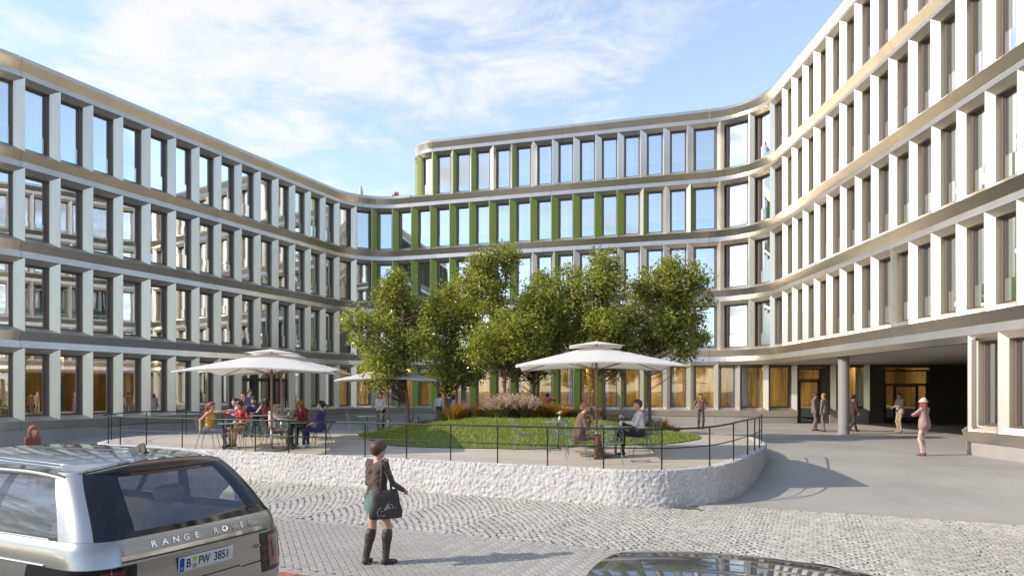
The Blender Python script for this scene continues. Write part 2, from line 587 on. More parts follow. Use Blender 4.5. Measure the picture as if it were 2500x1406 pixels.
# rows 1..3 on the main path
GF_END = qx(PM, 1745, qM, qR)
for row in range(0, 4):
    for i in range(len(piers) - 1):
        q0, q1 = piers[i], piers[i + 1]
        if row == 0 and q0 > GF_END - 0.6: break
        x = xcol(PM, q0)
        a, cl, cr = fin_style(row, x, q0)
        door = row == 0 and ((560 < x < 700) or (1072 < x < 1130))
        if not (row == 0 and (590 < x < 690 or 1095 < x < 1128)):
            fin(PM, q0, row, a, cl, cr)
        if not door:
            bay(PM, q0, q1, row)
# top row: mid and right, starting on the rounded end
q5m = qx(P5, 1096.9, P5.start[2], P5.start[3])
p5 = [q5m + 1.405 * j for j in range(-8, 60)]
p5 = [q for q in p5 if q < P5.start[3] - 0.0]
shift = P5.start[4] - qR
p5 += [q + shift for q in piers if q > qC2 and q + shift > p5[-1] + 0.9]
for i in range(len(p5) - 1):
    x = xcol(P5, p5[i])
    pp = P5.at(p5[i])[0]
    if p5[i] < P5.start[2]:
        st = (0.5, 1, 1)
    else:
        qm = p5[i] + qR - P5.start[4]
        st = fin_style(4, x, qm)
    fin(P5, p5[i], 4, *st)
    bay(P5, p5[i], p5[i + 1], 4)

# ---------------------------------------------------------------- bands, parapets, plinths
def band_prof(zt):
    return [(-DW - 0.14, zt - 0.21), (-DEP, zt - 0.21), (0, zt), (-0.15, zt + 0.285), (0.0, zt + 0.65), (-DEP, zt + 0.82), (-DW - 0.14, zt + 0.82)]
def para_prof(zt):
    return [(-DW - 0.14, zt - 0.21), (-DEP, zt - 0.21), (0, zt), (-0.15, zt + 0.285), (0.0, zt + 0.65), (-0.11, zt + 0.86), (-0.60, zt + 0.87), (-0.60, zt + 0.2)]
def sill_prof(zb):
    return [(-0.10, zb - 0.34), (0.0, zb), (-DEP, zb + 0.17), (-DW - 0.14, zb + 0.17)]
g = 0.007
def split(path, q0, q1, maxlen=14.0):
    cuts = [q0]
    for i, gseg in enumerate(path.seg):
        b = path.start[i]
        if q0 + 1 < b < q1 - 1: cuts.append(b)
    cuts.append(q1)
    out = []
    for a, b in zip(cuts[:-1], cuts[1:]):
        n = max(1, math.ceil((b - a) / maxlen))
        for k in range(n): out.append((a + (b - a) * k / n, a + (b - a) * (k + 1) / n))
    return out
q_roof = qx(PM, 1000, qM - 2, qC2)      # where the top storey begins
for zt in ZT[:3]:
    for a, b in split(PM, 0, PM.len): own(sweep(PM, band_prof(zt), a + g, b - g, 'spandrel_band', [M['alu_band'], M['alu_sill']], [0, 0, 0, 0, 1, 1]))
for a, b in split(PM, 0, q_roof): own(sweep(PM, para_prof(ZT[3]), a + g, b - g, 'parapet', [M['alu_band']]))
for a, b in split(PM, q_roof, PM.len): own(sweep(PM, band_prof(ZT[3]), a + g, b - g, 'spandrel_band', [M['alu_band'], M['alu_sill']], [0, 0, 0, 0, 1, 1]))
for a, b in split(P5, 0, P5.len): own(sweep(P5, para_prof(ZT[4]), a + g, b - g, 'parapet', [M['alu_band']]))
zs = ZT[0] - FH
for a, b in split(PM, 0, GF_END): own(sweep(PM, sill_prof(zs), a + g, b - g, 'sill_band', [M['alu_band'], M['alu_sill']], [0, 1, 1]))
own(sweep(PM, [(-0.13, -0.6), (-0.13, zs - 0.33), (-DEP, zs - 0.33)], 0, GF_END, 'plinth', [M['plinth']], caps=False))
own(sweep(PG3, sill_prof(zs), 0, PG3.len, 'sill_band', [M['alu_band'], M['alu_sill']], [0, 1, 1]))
own(sweep(PG3, [(-0.13, -0.6), (-0.13, zs - 0.33), (-DEP, zs - 0.33)], 0, PG3.len, 'plinth', [M['plinth']], caps=False))
# side wall base for the rounded end's back strip is hidden by the parapet

# ground floor beyond the middle straight: recessed under the right wing
zh = 3.84
gq0 = qx(PG2, 1745, 0, PG2.len)
def panel_run(path, q0, q1, name, z0, z1, n0, m):
    return own(sweep(path, [(n0 - 0.12, z0), (n0, z0), (n0, z1), (n0 - 0.12, z1)], q0, q1, name, [m]))
gp = [qx(PG2, c, 0, PG2.len) for c in (1742, 1795, 1858)]
for c, cend in ((1742, 1795), (1795, 1856), (1866, 1936)):
    a_, b_ = qx(PG2, c, 0, PG2.len), qx(PG2, cend, 0, PG2.len)
    put('fin', fin_mesh(0.75, 0, 0, zh - zs + 0.21), PG2, a_, zs)
    bay(PG2, a_, b_, 0)
a_ = qx(PG2, 1942, 0, PG2.len)
put('fin', fin_mesh(0.75, 0, 0, zh - zs + 0.21), PG2, a_ - 0.15, zs)
own(sweep(PG2, sill_prof(zs), gq0, a_ + 0.15, 'sill_band', [M['alu_band'], M['alu_sill']], [0, 1, 1]))
own(sweep(PG2, [(-0.13, -0.6), (-0.13, zs - 0.33), (-DEP, zs - 0.33)], gq0, a_ + 0.15, 'plinth', [M['plinth']], caps=False))
own(sweep(PG2, [(-DEP - 0.1, 3.74), (-DEP - 0.05, 3.74), (-DEP - 0.05, 3.95)], gq0 - 1.0, PG2.len, 'head_panel', [M['olive']], caps=False))

def door(path, q0, q1, z0, ztop, trans, leaves, parent, side=0.0, matf='frame_dark'):
    """glazed door set between path positions: frame, transom pane, leaves with handles"""
    L = q1 - q0; qc = (q0 + q1) / 2
    p, t, nn = path.at(qc)
    bar = 0.085; y = -DW - 0.02
    mb = MB()
    mb.box((-L / 2 + bar / 2, y, (z0 + ztop) / 2), (bar, 0.12, ztop - z0))
    mb.box((L / 2 - bar / 2, y, (z0 + ztop) / 2), (bar, 0.12, ztop - z0))
    mb.box((0, y, ztop - bar / 2), (L - 2 * bar, 0.12, bar))
    mb.box((0, y, trans), (L - 2 * bar, 0.12, bar))
    fr = put('door', mb.mesh('door', [M[matf]]), path, qc, 0.0)
    put('pane', mesh_from('pane', [(-L / 2 + bar, y, trans + bar / 2), (L / 2 - bar, y, trans + bar / 2), (L / 2 - bar, y, ztop - bar), (-L / 2 + bar, y, ztop - bar)], [(0, 1, 2, 3)], M['pane_gf']), path, qc, 0, 1, fr)
    wl_ = (L - 2 * bar - 2 * side) / leaves
    spans = [(-L / 2 + bar + side + wl_ * i, -L / 2 + bar + side + wl_ * (i + 1), True) for i in range(leaves)]
    if side: spans += [(-L / 2 + bar, -L / 2 + bar + side, False), (L / 2 - bar - side, L / 2 - bar, False)]
    for (x0, x1, leaf) in spans:
        b = 0.10 if leaf else 0.05
        m2 = MB()
        zt_ = trans - bar / 2
        m2.box((x0 + b / 2, y, (z0 + zt_) / 2), (b, 0.07, zt_ - z0 - 0.02)); m2.box((x1 - b / 2, y, (z0 + zt_) / 2), (b, 0.07, zt_ - z0 - 0.02))
        m2.box((0.5 * (x0 + x1), y, zt_ - b / 2 - 0.01), (x1 - x0 - 2 * b, 0.07, b)); m2.box((0.5 * (x0 + x1), y, z0 + b / 2 + 0.02), (x1 - x0 - 2 * b, 0.07, b))
        put('door_leaf' if leaf else 'side_light', m2.mesh('door_leaf', [M[matf]]), path, qc, 0, 1, fr)
        put('pane', mesh_from('pane', [(x0 + b, y, z0 + b), (x1 - b, y, z0 + b), (x1 - b, y, zt_ - b), (x0 + b, y, zt_ - b)], [(0, 1, 2, 3)], M['pane_gf']), path, qc, 0, 1, fr)
        if leaf:
            put('door_handle', MB().tube([(x1 - b / 2, y + 0.08, z0 + 0.9), (x1 - b / 2, y + 0.08, z0 + 1.35)], 0.014, 6).mesh('door_handle', [M['alu']]), path, qc, 0, 1, fr)
    return fr
# passage: door with transom beside the last window, dark panels, window, far entrance
d0, d1 = qx(PG2, 1953, 0, PG2.len), qx(PG2, 2010, 0, PG2.len)
door(PG2, d0, d1, 0.40, 3.70, 3.02, 1, building)
def pq(x): return qx(PG2, x, 0, PG2.len)
panel_run(PG2, a_ + 0.16, d0, 'wall_panel', -0.3, 3.74, -0.28, M['olive'])
panel_run(PG2, d1, pq(2030), 'wall_panel', -0.3, 3.74, -0.28, M['olive'])
put('fin', fin_mesh(0.75, 0, 0, zh - zs + 0.21), PG2, pq(2031), zs)
panel_run(PG2, pq(2030), pq(2125), 'wall_panel', -0.3, zs + 0.1, -0.20, M['plinth'])
bay(PG2, pq(2058), pq(2124), 0)
panel_run(PG2, pq(2032), pq(2072), 'wall_panel', zs + 0.1, 3.74, -0.34, M['olive'])
put('fin', fin_mesh(0.75, 0, 0, zh - zs + 0.21), PG2, pq(2113), zs)
e0, e1 = pq(2165), pq(2275)
panel_run(PG2, pq(2125), e0 - 0.01, 'wall_panel', -0.3, 3.74, -0.26, M['olive'])
panel_run(PG2, e1 + 0.01, PG2.len, 'wall_panel', -0.3, 3.74, -0.26, M['olive'])
door(PG2, e0, e1, 0.40, 3.60, 2.75, 1, building, side=0.55)
# glazed entrances on the left wing and in the middle of the back facade
def qq(x, lo=0, hi=1e9): return qx(PM, x, lo, hi)
dl0 = [q for q in piers if 560 < xcol(PM, q) < 700]
for i, q0 in enumerate(dl0):
    nxt = piers[piers.index(q0) + 1]
    door(PM, q0 + WP - 0.05, nxt + 0.05, 0.42, 3.88, 3.05, 1, building)
    if 590 < xcol(PM, q0) < 690:
        own(sweep(PM, [(-DW - 0.15, 0.3), (-DW + 0.10, 0.3), (-DW + 0.10, 3.9), (-DW - 0.15, 3.9)], q0 - 0.03, q0 + WP + 0.0, 'wall_panel', [M['frame_dark']]))
dm = [q for q in piers if 1072 < xcol(PM, q) < 1130]
if dm:
    a0 = dm[0] + WP; a1 = piers[piers.index(dm[-1]) + 1]
    door(PM, a0 - 0.03, a1 + 0.03, 0.42, 3.88, 3.0, 2, building, side=0.35, matf='door_blue')
# dark reveals cut through the sill at doors are closed by a step
# soffit of the passage and the column that carries it
pts = []
for q in PM.stations(qx(PM, 1745, qM, qR), qx(PM, 2345, qR, PM.len)):
    p, t, nn = PM.at(q); pts.append((p.x - nn.x * 0.42, p.y - nn.y * 0.42, zh + 0.07))
pts += [(32, PM.at(qx(PM, 2345, qR, PM.len))[0].y, zh + 0.07), (32, 40.6, zh + 0.07), (14, 41.0, zh + 0.07)]
own(MB().poly(pts, flip=True).build('soffit', [M['soffit']]))
cp = px(2057, 1060, 0.42)
own(MB().lathe([(0.0, -0.3), (0.235, -0.3), (0.235, zh - 0.35), (0.0, zh - 0.35)], 28).build('column', [M['column']], None, (cp.x + 0.05, cp.y, 0.42), smooth=False))
# side walls of the passage
own(MB().box((25, 21.70, 1.8), (14.0, 0.05, 4.1)).build('wall_panel', [M['plinth']]))
own(MB().box((31.5, 31.0, 1.8), (0.2, 19, 4.1)).build('wall_panel', [M['olive']]))

# ---------------------------------------------------------------- rooms behind the glass
def rooms(path, q0, q1, zt, gf=False, dep=3.4):
    zb = zt - FH
    wall = M['room_gf'] if gf else M['room']
    own(sweep(path, [(-DW - 0.16, zb - 0.45), (-DW - 0.16, zb + 0.10), (-dep, zb + 0.10)], q0, q1, 'room_floor', [M['slab']], caps=False))
    own(sweep(path, [(-dep, zb - 0.1), (-dep, zt)], q0, q1, 'room_wall', [wall], caps=False))
    own(sweep(path, [(-dep, zt - 0.12), (-DW - 0.16, zt - 0.12), (-DW - 0.16, zt + 0.3)], q0, q1, 'room_ceiling', [M['slab']], caps=False))
    q = q0 + 2.0
    while q < q1 - 1:
        p, t, nn = path.at(q)
        mb = MB()
        a = Vector((p.x, p.y)) - nn * (DW + 0.18); b = Vector((p.x, p.y)) - nn * dep
        mb.add([(a.x, a.y, zb), (b.x, b.y, zb), (b.x, b.y, zt), (a.x, a.y, zt)], [(0, 1, 2, 3)])
        own(mb.build('partition', [wall])); q += rng.choice((4.2, 5.6, 7.0))
rooms(PM, qa - 5, GF_END, ZT[0], True)
rooms(PG2, gq0, PG2.len, ZT[0] + 0.06, True, 4.5)
for r_ in (1, 2, 3): rooms(PM, qa - 5, PM.len, ZT[r_])
rooms(P5, P5.start[1] - 6, P5.len, ZT[4], dep=1.9 if False else 1.85)
rooms(PG3, PG3.start[2] + 0.0, PG3.len, ZT[0])
# unseen glowing strips added under the ceiling to warm the ground-floor rooms
q = qL + 2
while q < GF_END - 0.5:
    p, t, nn = PM.at(q)
    c = Vector((p.x, p.y)) - nn * 0.78
    own(MB().box((c.x, c.y, 3.90), (0.9, 0.25, 0.05), 0, math.atan2(t.y, t.x)).build('added_glow_strip', [M['addedglow']])); q += (2.1 if c.x > -12 else 4.6)
for c in (1770, 1830, 1900, 1990, 2090, 2220):
    p, t, nn = PG2.at(pq(c)); c2 = Vector((p.x, p.y)) - nn * 1.5
    own(MB().box((c2.x, c2.y, 3.99), (0.9, 0.25, 0.05)).build('added_glow_strip', [M['addedglow']]))
# GF bays of the right block
pg3 = [q - 0.06 for q in np.arange(PG3.start[2] + 0.05, PG3.len - 1.4, 1.35)]
for i in range(len(pg3) - 1):
    fin(PG3, pg3[i], 0, 0.3); bay(PG3, pg3[i], pg3[i + 1], 0)
q = PG3.start[1] - 0.15
fin(PG3, q, 0, 0.5); bay(PG3, q, PG3.start[2] + 0.0, 0)
q2 = q - 1.4
fin(PG3, q2, 0, 0.5); bay(PG3, q2, q, 0)
own(sweep(PG3, [(-DW - 0.1, 3.7), (-DW - 0.1, 4.1)], 0, PG3.len, 'head_panel', [M['olive']], caps=False))
# roofs and back walls
def roofpoly(path, q0, q1, extra, z, name):
    pts = []
    for q in path.stations(q0, q1):
        p, t, nn = path.at(q); pts.append((p.x - nn.x * 0.55, p.y - nn.y * 0.55, z))
    pts += [(x, y, z) for x, y in extra]
    return own(MB().poly(pts).build(name, [M['roof']])), pts
roofpoly(PM, 0, PM.start[4] + 2.0, [(-4, 62), (-62, 62)], ZT[3] + 0.22, 'roof')
roofpoly(P5, 0, P5.len, [(34, 2.0), (34, 60.3), (-3.4, 60.3)], ZT[4] + 0.22, 'roof')
bw = MB()
for (x0, y0, x1, y1, zt) in ((34, 2, 34, 60.3, ZT[4] + .2), (34, 60.3, -3.4, 60.3, ZT[4] + .2), (-4, 62, -62, 62, ZT[3] + .2), (-62, 62, -62, 24.9, ZT[3] + .2), (14, 2, 34, 2, ZT[4] + .2)):
    bw.add([(x0, y0, -.5), (x1, y1, -.5), (x1, y1, zt), (x0, y0, zt)], [(0, 1, 2, 3)])
own(bw.build('back_wall', [M['plinth']]))
# roof plant behind the parapet of the corner
rp = MB().box((0, 0, 0.9), (3.2, 2.4, 1.8)); rp.box((0, 0, 1.83), (3.3, 2.5, 0.06))
pc = pxd(1836, 47.5)
o = tag(rp.build('rooftop_plant_box', [M['column']], None, (pc.x, pc.y, ZT[4] + 0.22)), 'pale grey rooftop plant box just showing above the curved corner parapet', 'plant box')
pr = MB()
for xx in np.linspace(-1.9, 1.9, 12): pr.tube([(xx, -1.6, 0), (xx, -1.6, 2.15)], 0.016, 5)
for zz in (0.5, 1.0, 1.5, 2.15): pr.tube([(-1.9, -1.6, zz), (1.9, -1.6, zz)], 0.016, 5)
tag(pr.build('rooftop_railing', [M['alu']], None, (pc.x + 0.6, pc.y, ZT[4] + 0.22)), 'thin metal screen railing on the roof above the curved corner', 'railing')
# ---------------------------------------------------------------- ground levels
E1 = Vector((0.915, -0.404)).normalized(); E2 = Vector((-E1.y, E1.x))
def e12(x, y): return x * E1.x + y * E1.y, x * E2.x + y * E2.y
def from_e(a, b): return Vector((E1.x * a + E2.x * b, E1.y * a + E2.y * b))
def sm(t):
    t = max(0.0, min(1.0, t)); return t * t * (3 - 2 * t)
E_ASPH = 15.05; E_HERR = 10.12; E_RED = 7.2; E_KERB = 5.6; E_WALL = 14.07
def gz(x, y):
    a, b = e12(x, y)
    return 0.42 * sm((b - E_ASPH) / 6.0)
def tz(x, y):
    a, b = e12(x, y)
    return 0.75 + 0.10 * sm((b - 14.2) / 3.0) - 0.36 * sm((y - 22.0) / 10.0)
def on_t(x, y, n=6):
    z = 0.8
    for _ in range(n):
        p = px(x, y, z); z = tz(p.x, p.y)
    return Vector((p.x, p.y, z))
def on_g(x, y, n=8):
    z = 0.3
    for _ in range(n):
        p = px(x, y, z); z = 0.5 * z + 0.5 * gz(p.x, p.y)
    return Vector((p.x, p.y, gz(p.x, p.y)))

def floor_mat(name, col, var, vs, speck, sscale, bump, rough=0.85):
    m = bpy.data.materials.new(name); m.use_nodes = True
    t = m.node_tree; b = t.nodes['Principled BSDF']; b.inputs['Roughness'].default_value = rough
    tcn = t.nodes.new('ShaderNodeTexCoord')
    n1 = t.nodes.new('ShaderNodeTexNoise'); n1.inputs['Scale'].default_value = vs; n1.inputs['Detail'].default_value = 6; n1.inputs['Roughness'].default_value = .6
    n2 = t.nodes.new('ShaderNodeTexNoise'); n2.inputs['Scale'].default_value = sscale; n2.inputs['Detail'].default_value = 3
    for n in (n1, n2): t.links.new(tcn.outputs['Object'], n.inputs['Vector'])
    r1 = t.nodes.new('ShaderNodeMapRange'); r1.inputs[1].default_value = .3; r1.inputs[2].default_value = .7; r1.inputs[3].default_value = 1 - var; r1.inputs[4].default_value = 1 + var
    r2 = t.nodes.new('ShaderNodeMapRange'); r2.inputs[1].default_value = .25; r2.inputs[2].default_value = .75; r2.inputs[3].default_value = 1 - speck; r2.inputs[4].default_value = 1 + speck
    t.links.new(n1.outputs[0], r1.inputs[0]); t.links.new(n2.outputs[0], r2.inputs[0])
    ml = t.nodes.new('ShaderNodeMath'); ml.operation = 'MULTIPLY'; t.links.new(r1.outputs[0], ml.inputs[0]); t.links.new(r2.outputs[0], ml.inputs[1])
    vm = t.nodes.new('ShaderNodeVectorMath'); vm.operation = 'SCALE'; vm.inputs[0].default_value = col; t.links.new(ml.outputs[0], vm.inputs['Scale'])
    t.links.new(vm.outputs[0], b.inputs['Base Color'])
    bp = t.nodes.new('ShaderNodeBump'); bp.inputs['Strength'].default_value = bump; bp.inputs['Distance'].default_value = 0.004
    t.links.new(n2.outputs[0], bp.inputs['Height']); t.links.new(bp.outputs[0], b.inputs['Normal'])
    return m
M['asphalt'] = floor_mat('pale_asphalt', (0.345, 0.328, 0.302), 0.15, 0.35, 0.26, 48, 0.5)
M['terrace'] = floor_mat('terrace_screed', (0.455, 0.41, 0.35), 0.07, 0.4, 0.10, 70, 0.3)
M['joint'] = floor_mat('sand_joint', (0.12, 0.112, 0.088), 0.15, 2, 0.25, 90, 0.4)
M['road'] = floor_mat('road_asphalt', (0.06, 0.06, 0.06), 0.12, 0.6, 0.3, 60, 0.5)

# one sheet that reaches the horizon; finer where it ramps
def grid_sheet(name, a_list, b_list, zf, m, dz=0.0):
    v = []; f = []; na = len(a_list)
    for b in b_list:
        for a in a_list:
            p = from_e(a, b); v.append((p.x, p.y, zf(p.x, p.y) + dz))
    for j in range(len(b_list) - 1):
        for i in range(na - 1):
            f.append((j * na + i, j * na + i + 1, (j + 1) * na + i + 1, (j + 1) * na + i))
    return link(name, mesh_from(name, v, f, m, smooth=True))
bl = [-600, -100, -20, E_KERB - 0.15]
tag(grid_sheet('road', [-700, -100, -30, 0, 30, 100, 700], bl, lambda x, y: -0.10, M['road']), kind='structure')
bl = [E_KERB - 0.02, E_RED, E_HERR, E_ASPH] 
tag(grid_sheet('pavement_bed', [-700, -100, -30, 0, 30, 100, 700], bl, lambda x, y: -0.020, M['joint']), kind='structure')
bl = [E_ASPH] + [E_ASPH + 6.5 * k / 26 for k in range(1, 27)] + [30, 60, 120, 700]
tag(grid_sheet('plaza_ground', [-700, -100, -60, -30, -20, -10, 0, 10, 20, 40, 100, 700], bl, lambda x, y: gz(x, y) if e12(x, y)[1] > E_ASPH + 1e-3 else -0.0, M['asphalt']), kind='structure')
# kerb stones along the road edge
kroot = empty('kerb', (0, 0, 0)); tag(kroot, kind='structure')
M['kerb'] = mat('kerb_granite', (0.38, 0.37, 0.35), 0.8, var=.12, vscale=6, bump=.3)
km = MB().box((0, 0, -0.03), (0.992, 0.14, 0.14)).mesh('kerb_stone', [M['kerb']])
for i in range(-18, 22):
    p = from_e(i * 1.0, E_KERB - 0.085); link('kerb_stone', km, kroot, (p.x, p.y, -0.005), math.atan2(E1.y, E1.x))

# ---------------------------------------------------------------- raised terrace
front = []
def E(a, b): return from_e(a, b)
ax0 = e12(-11.9, 20.65)[0]; ax1 = e12(2.2, 14.36)[0]
for k in range(41): front.append(E(ax0 + (ax1 - ax0) * k / 40, E_WALL))
right = [Vector(p) for p in ((2.2, 14.40), (2.75, 14.27), (3.4, 14.30), (4.33, 14.68), (5.1, 15.45), (5.76, 16.45), (6.3, 17.45), (6.8, 18.45), (7.25, 19.5), (7.75, 21.2), (8.05, 23.2))]
leftc = [Vector(p) for p in ((-11.9, 20.65), (-12.5, 21.0), (-13.05, 21.55), (-13.25, 22.3), (-13.1, 23.3), (-12.75, 24.6), (-12.3, 26.1), (-11.8, 27.8))]
def smooth_pts(P, n=6):
    out = []
    for i in range(len(P) - 1):
        p0 = P[max(i - 1, 0)]; p1 = P[i]; p2 = P[i + 1]; p3 = P[min(i + 2, len(P) - 1)]
        for k in range(n):
            t = k / n
            out.append(0.5 * ((2 * p1) + (-p0 + p2) * t + (2 * p0 - 5 * p1 + 4 * p2 - p3) * t * t + (-p0 + 3 * p1 - 3 * p2 + p3) * t ** 3))
    out.append(P[-1]); return out
right = smooth_pts(right); leftc = smooth_pts(leftc)
EDGE = leftc[::-1] + front[1:-1] + right            # from back-left, along the front, to back-right
back = [Vector(p) for p in ((7.6, 26.5), (6.2, 29.8), (3.0, 32.2), (-1.5, 33.2), (-6.5, 32.4), (-10.0, 30.4))]
# floor: fan of rows from front edge to a back line, so that it can slope
def resample(P, n):
    d = [0]
    for a, b in zip(P[:-1], P[1:]): d.append(d[-1] + (b - a).length)
    out = []
    for k in range(n):
        s_ = d[-1] * k / (n - 1); i = 0
        while i < len(d) - 2 and d[i + 1] < s_: i += 1
        u = (s_ - d[i]) / max(1e-9, d[i + 1] - d[i]); out.append(P[i].lerp(P[i + 1], u))
    return out
NE = 160
edge_r = resample(EDGE, NE)
back_full = smooth_pts([EDGE[0]] + back[::-1] + [EDGE[-1]])
back_r = resample(back_full, NE)
v = []; f = []; nr = 24
for j in range(nr + 1):
    for i in range(NE):
        p = edge_r[i].lerp(back_r[i], j / nr)
        v.append((p.x, p.y, tz(p.x, p.y)))
for j in range(nr):
    for i in range(NE - 1):
        f.append((j * NE + i, j * NE + i + 1, (j + 1) * NE + i + 1, (j + 1) * NE + i))
# skirt at the back where it meets the plaza
nb = len(v)
for i in range(NE):
    p = back_r[i]; v.append((p.x, p.y, gz(p.x, p.y) - 0.05))
for i in range(NE - 1): f.append((nr * NE + i, nr * NE + i + 1, nb + i + 1, nb + i))
tag(link('terrace_floor', mesh_from('terrace_floor', v, f, M['terrace'], smooth=False)), kind='structure')

# rough stone retaining wall, modelled relief
def fnoise(n, m, seed, oct_=5):
    rg = np.random.RandomState(seed); out = np.zeros((n, m)); amp = 1.0
    for o in range(oct_):
        gx = max(2, int(n / (2 ** (oct_ - o)))) + 2; gy = max(2, int(m / (2 ** (oct_ - o)))) + 2
        g_ = rg.rand(gx, gy)
        xi = np.linspace(0, gx - 1.001, n); yi = np.linspace(0, gy - 1.001, m)
        x0 = xi.astype(int); y0 = yi.astype(int); fx = (xi - x0)[:, None]; fy = (yi - y0)[None, :]
        a = g_[np.ix_(x0, y0)]; b_ = g_[np.ix_(x0 + 1, y0)]; c = g_[np.ix_(x0, y0 + 1)]; d = g_[np.ix_(x0 + 1, y0 + 1)]
        out += amp * (a * (1 - fx) * (1 - fy) + b_ * fx * (1 - fy) + c * (1 - fx) * fy + d * fx * fy - .5)
        amp *= 1.35
    return out
def stone_wall():
    L = sum((b - a).length for a, b in zip(EDGE[:-1], EDGE[1:]))
    n = int(L / 0.022); m = 34
    P = resample(EDGE, n)
    rn = np.random.RandomState(4); nz = rn.rand(n, m) + .7 * fnoise(n, m, 5, 1)
    nz[1:-1, 1:-1] = .55 * nz[1:-1, 1:-1] + .1125 * (nz[:-2, 1:-1] + nz[2:, 1:-1] + nz[1:-1, :-2] + nz[1:-1, 2:])
    nz = (nz - nz.mean()) / nz.std()
    V = np.zeros((n, m + 6, 3))
    for i in range(n):
        a = P[max(i - 1, 0)]; b = P[min(i + 1, n - 1)]; t = (b - a).normalized()
        nn = Vector((t.y, -t.x))
        ztop = tz(P[i].x, P[i].y) + 0.012; zb = gz(P[i].x, P[i].y) - 0.06
        if e12(P[i].x, P[i].y)[1] < E_ASPH: zb = -0.08
        for j in range(m):
            u = j / (m - 1); off = 0.02 + 0.0085 * nz[i, j]
            V[i, j] = (P[i].x + nn.x * off, P[i].y + nn.y * off, zb + (ztop - zb) * u)
        for j in range(6):
            w = 0.30 * (j + 1) / 6; off = 0.02 - w
            V[i, m + j] = (P[i].x + nn.x * off, P[i].y + nn.y * off, ztop + (0.006 * nz[i, j] if j < 5 else -0.05))
    mm = m + 6
    idx = np.arange(n * mm).reshape(n, mm)
    fq = np.stack([idx[:-1, :-1], idx[1:, :-1], idx[1:, 1:], idx[:-1, 1:]], -1).reshape(-1, 4)
    me = bpy.data.meshes.new('retaining_wall')
    vv = V.reshape(-1, 3)
    me.vertices.add(len(vv)); me.vertices.foreach_set('co', vv.ravel())
    me.loops.add(fq.size); me.loops.foreach_set('vertex_index', fq.ravel())
    me.polygons.add(len(fq)); me.polygons.foreach_set('loop_start', np.arange(0, fq.size, 4)); me.polygons.foreach_set('loop_total', np.full(len(fq), 4))
    me.materials.append(M['stone']); me.update(calc_edges=True); me.validate()
    return link('retaining_wall', me)
M['stone'] = floor_mat('hewn_limestone', (0.52, 0.495, 0.48), 0.10, 1.2, 0.30, 26, 0.9)
tag(stone_wall(), 'low curved retaining wall of rough white hewn stone under the terrace railing', 'wall')

# ---------------------------------------------------------------- terrace railing
M['iron'] = mat('dark_iron', (0.035, 0.036, 0.038), 0.38, 0.7)
rail = empty('terrace_railing', (3.0, 14.3, 0.75))
tag(rail, 'thin dark metal railing with two rails along the edge of the raised terrace', 'railing')
RI = Matrix.Translation((-3.0, -14.3, -0.75))
def rown(o): o.parent = rail; o.matrix_parent_inverse = RI; return o
RP = [p for p in EDGE]
inset = []
for i, p in enumerate(RP):
    t = (RP[min(i + 1, len(RP) - 1)] - RP[max(i - 1, 0)]).normalized(); nn = Vector((t.y, -t.x))
    q = p - nn * 0.10; inset.append(Vector((q.x, q.y, tz(q.x, q.y))))
# the rail ends where the wall meets the plaza on the right
inset = [p for p in inset if not (p.x > 6.5 and p.y > 20.2)]
for h_, r_ in ((0.86, 0.021), (0.46, 0.013)):
    rown(MB().tube([p + Vector((0, 0, h_)) for p in inset], r_, 8).build('rail', [M['iron']], smooth=True))
post_px = [(233.8, 1086), (285, 1087), (344, 1091), (411, 1097), (484, 1105), (564, 1109), (650, 1113), (746, 1118), (850, 1122), (959, 1126), (1073, 1131), (1195, 1136), (1326, 1141), (1467, 1145), (1615, 1147), (1742, 1143), (1799, 1133), (1831, 1121), (1853, 1112), (1866, 1104)]
postm = MB().tube([(0, 0, 0), (0, 0, 0.86)], 0.0165, 8); postm.lathe([(0, 0.005), (0.045, 0.005), (0.045, 0.014), (0, 0.014)], 12)
postm = postm.mesh('post', [M['iron']])
def near(p): return min(inset, key=lambda r: (r.x - p.x) ** 2 + (r.y - p.y) ** 2)
dense = []
for a, b in zip(inset[:-1], inset[1:]):
    for k in range(6): dense.append(a.lerp(b, k / 6))
inset_d = dense + [inset[-1]]
def near_d(p): return min(inset_d, key=lambda r: (r.x - p.x) ** 2 + (r.y - p.y) ** 2)
pp_ = [near_d(px(x, y, 0.75)) for x, y in post_px] + [near_d(Vector((-12.95, 24.0))), near_d(Vector((-13.2, 22.4))), near_d(Vector((-12.4, 25.8))), near_d(Vector((-11.8, 27.7))), inset_d[-1]]
for p in pp_:
    o = link('post', postm); o.matrix_basis = Matrix.Translation(p); rown(o)

# ---------------------------------------------------------------- paving stones
def stone_mesh(name, lx, ly, h, m, ch=0.008, seed=0, rough=0.0):
    rg = random.Random(seed); mb = MB()
    def ringp(sx, sy, z):
        return [(-lx / 2 * sx + rg.uniform(-rough, rough), -ly / 2 * sy + rg.uniform(-rough, rough), z), (lx / 2 * sx + rg.uniform(-rough, rough), -ly / 2 * sy + rg.uniform(-rough, rough), z),
                (lx / 2 * sx + rg.uniform(-rough, rough), ly / 2 * sy + rg.uniform(-rough, rough), z), (-lx / 2 * sx + rg.uniform(-rough, rough), ly / 2 * sy + rg.uniform(-rough, rough), z)]
    a = ringp(1, 1, -0.03); b = ringp(1, 1, h - ch); c = ringp(1 - 2 * ch / lx, 1 - 2 * ch / ly, h)
    v = a + b + c; f = []
    for r0 in (0, 4):
        for k in range(4): f.append((r0 + k, r0 + (k + 1) % 4, r0 + 4 + (k + 1) % 4, r0 + 4 + k))
    f.append((8, 9, 10, 11)); return mb.add(v, f).mesh(name, [m])
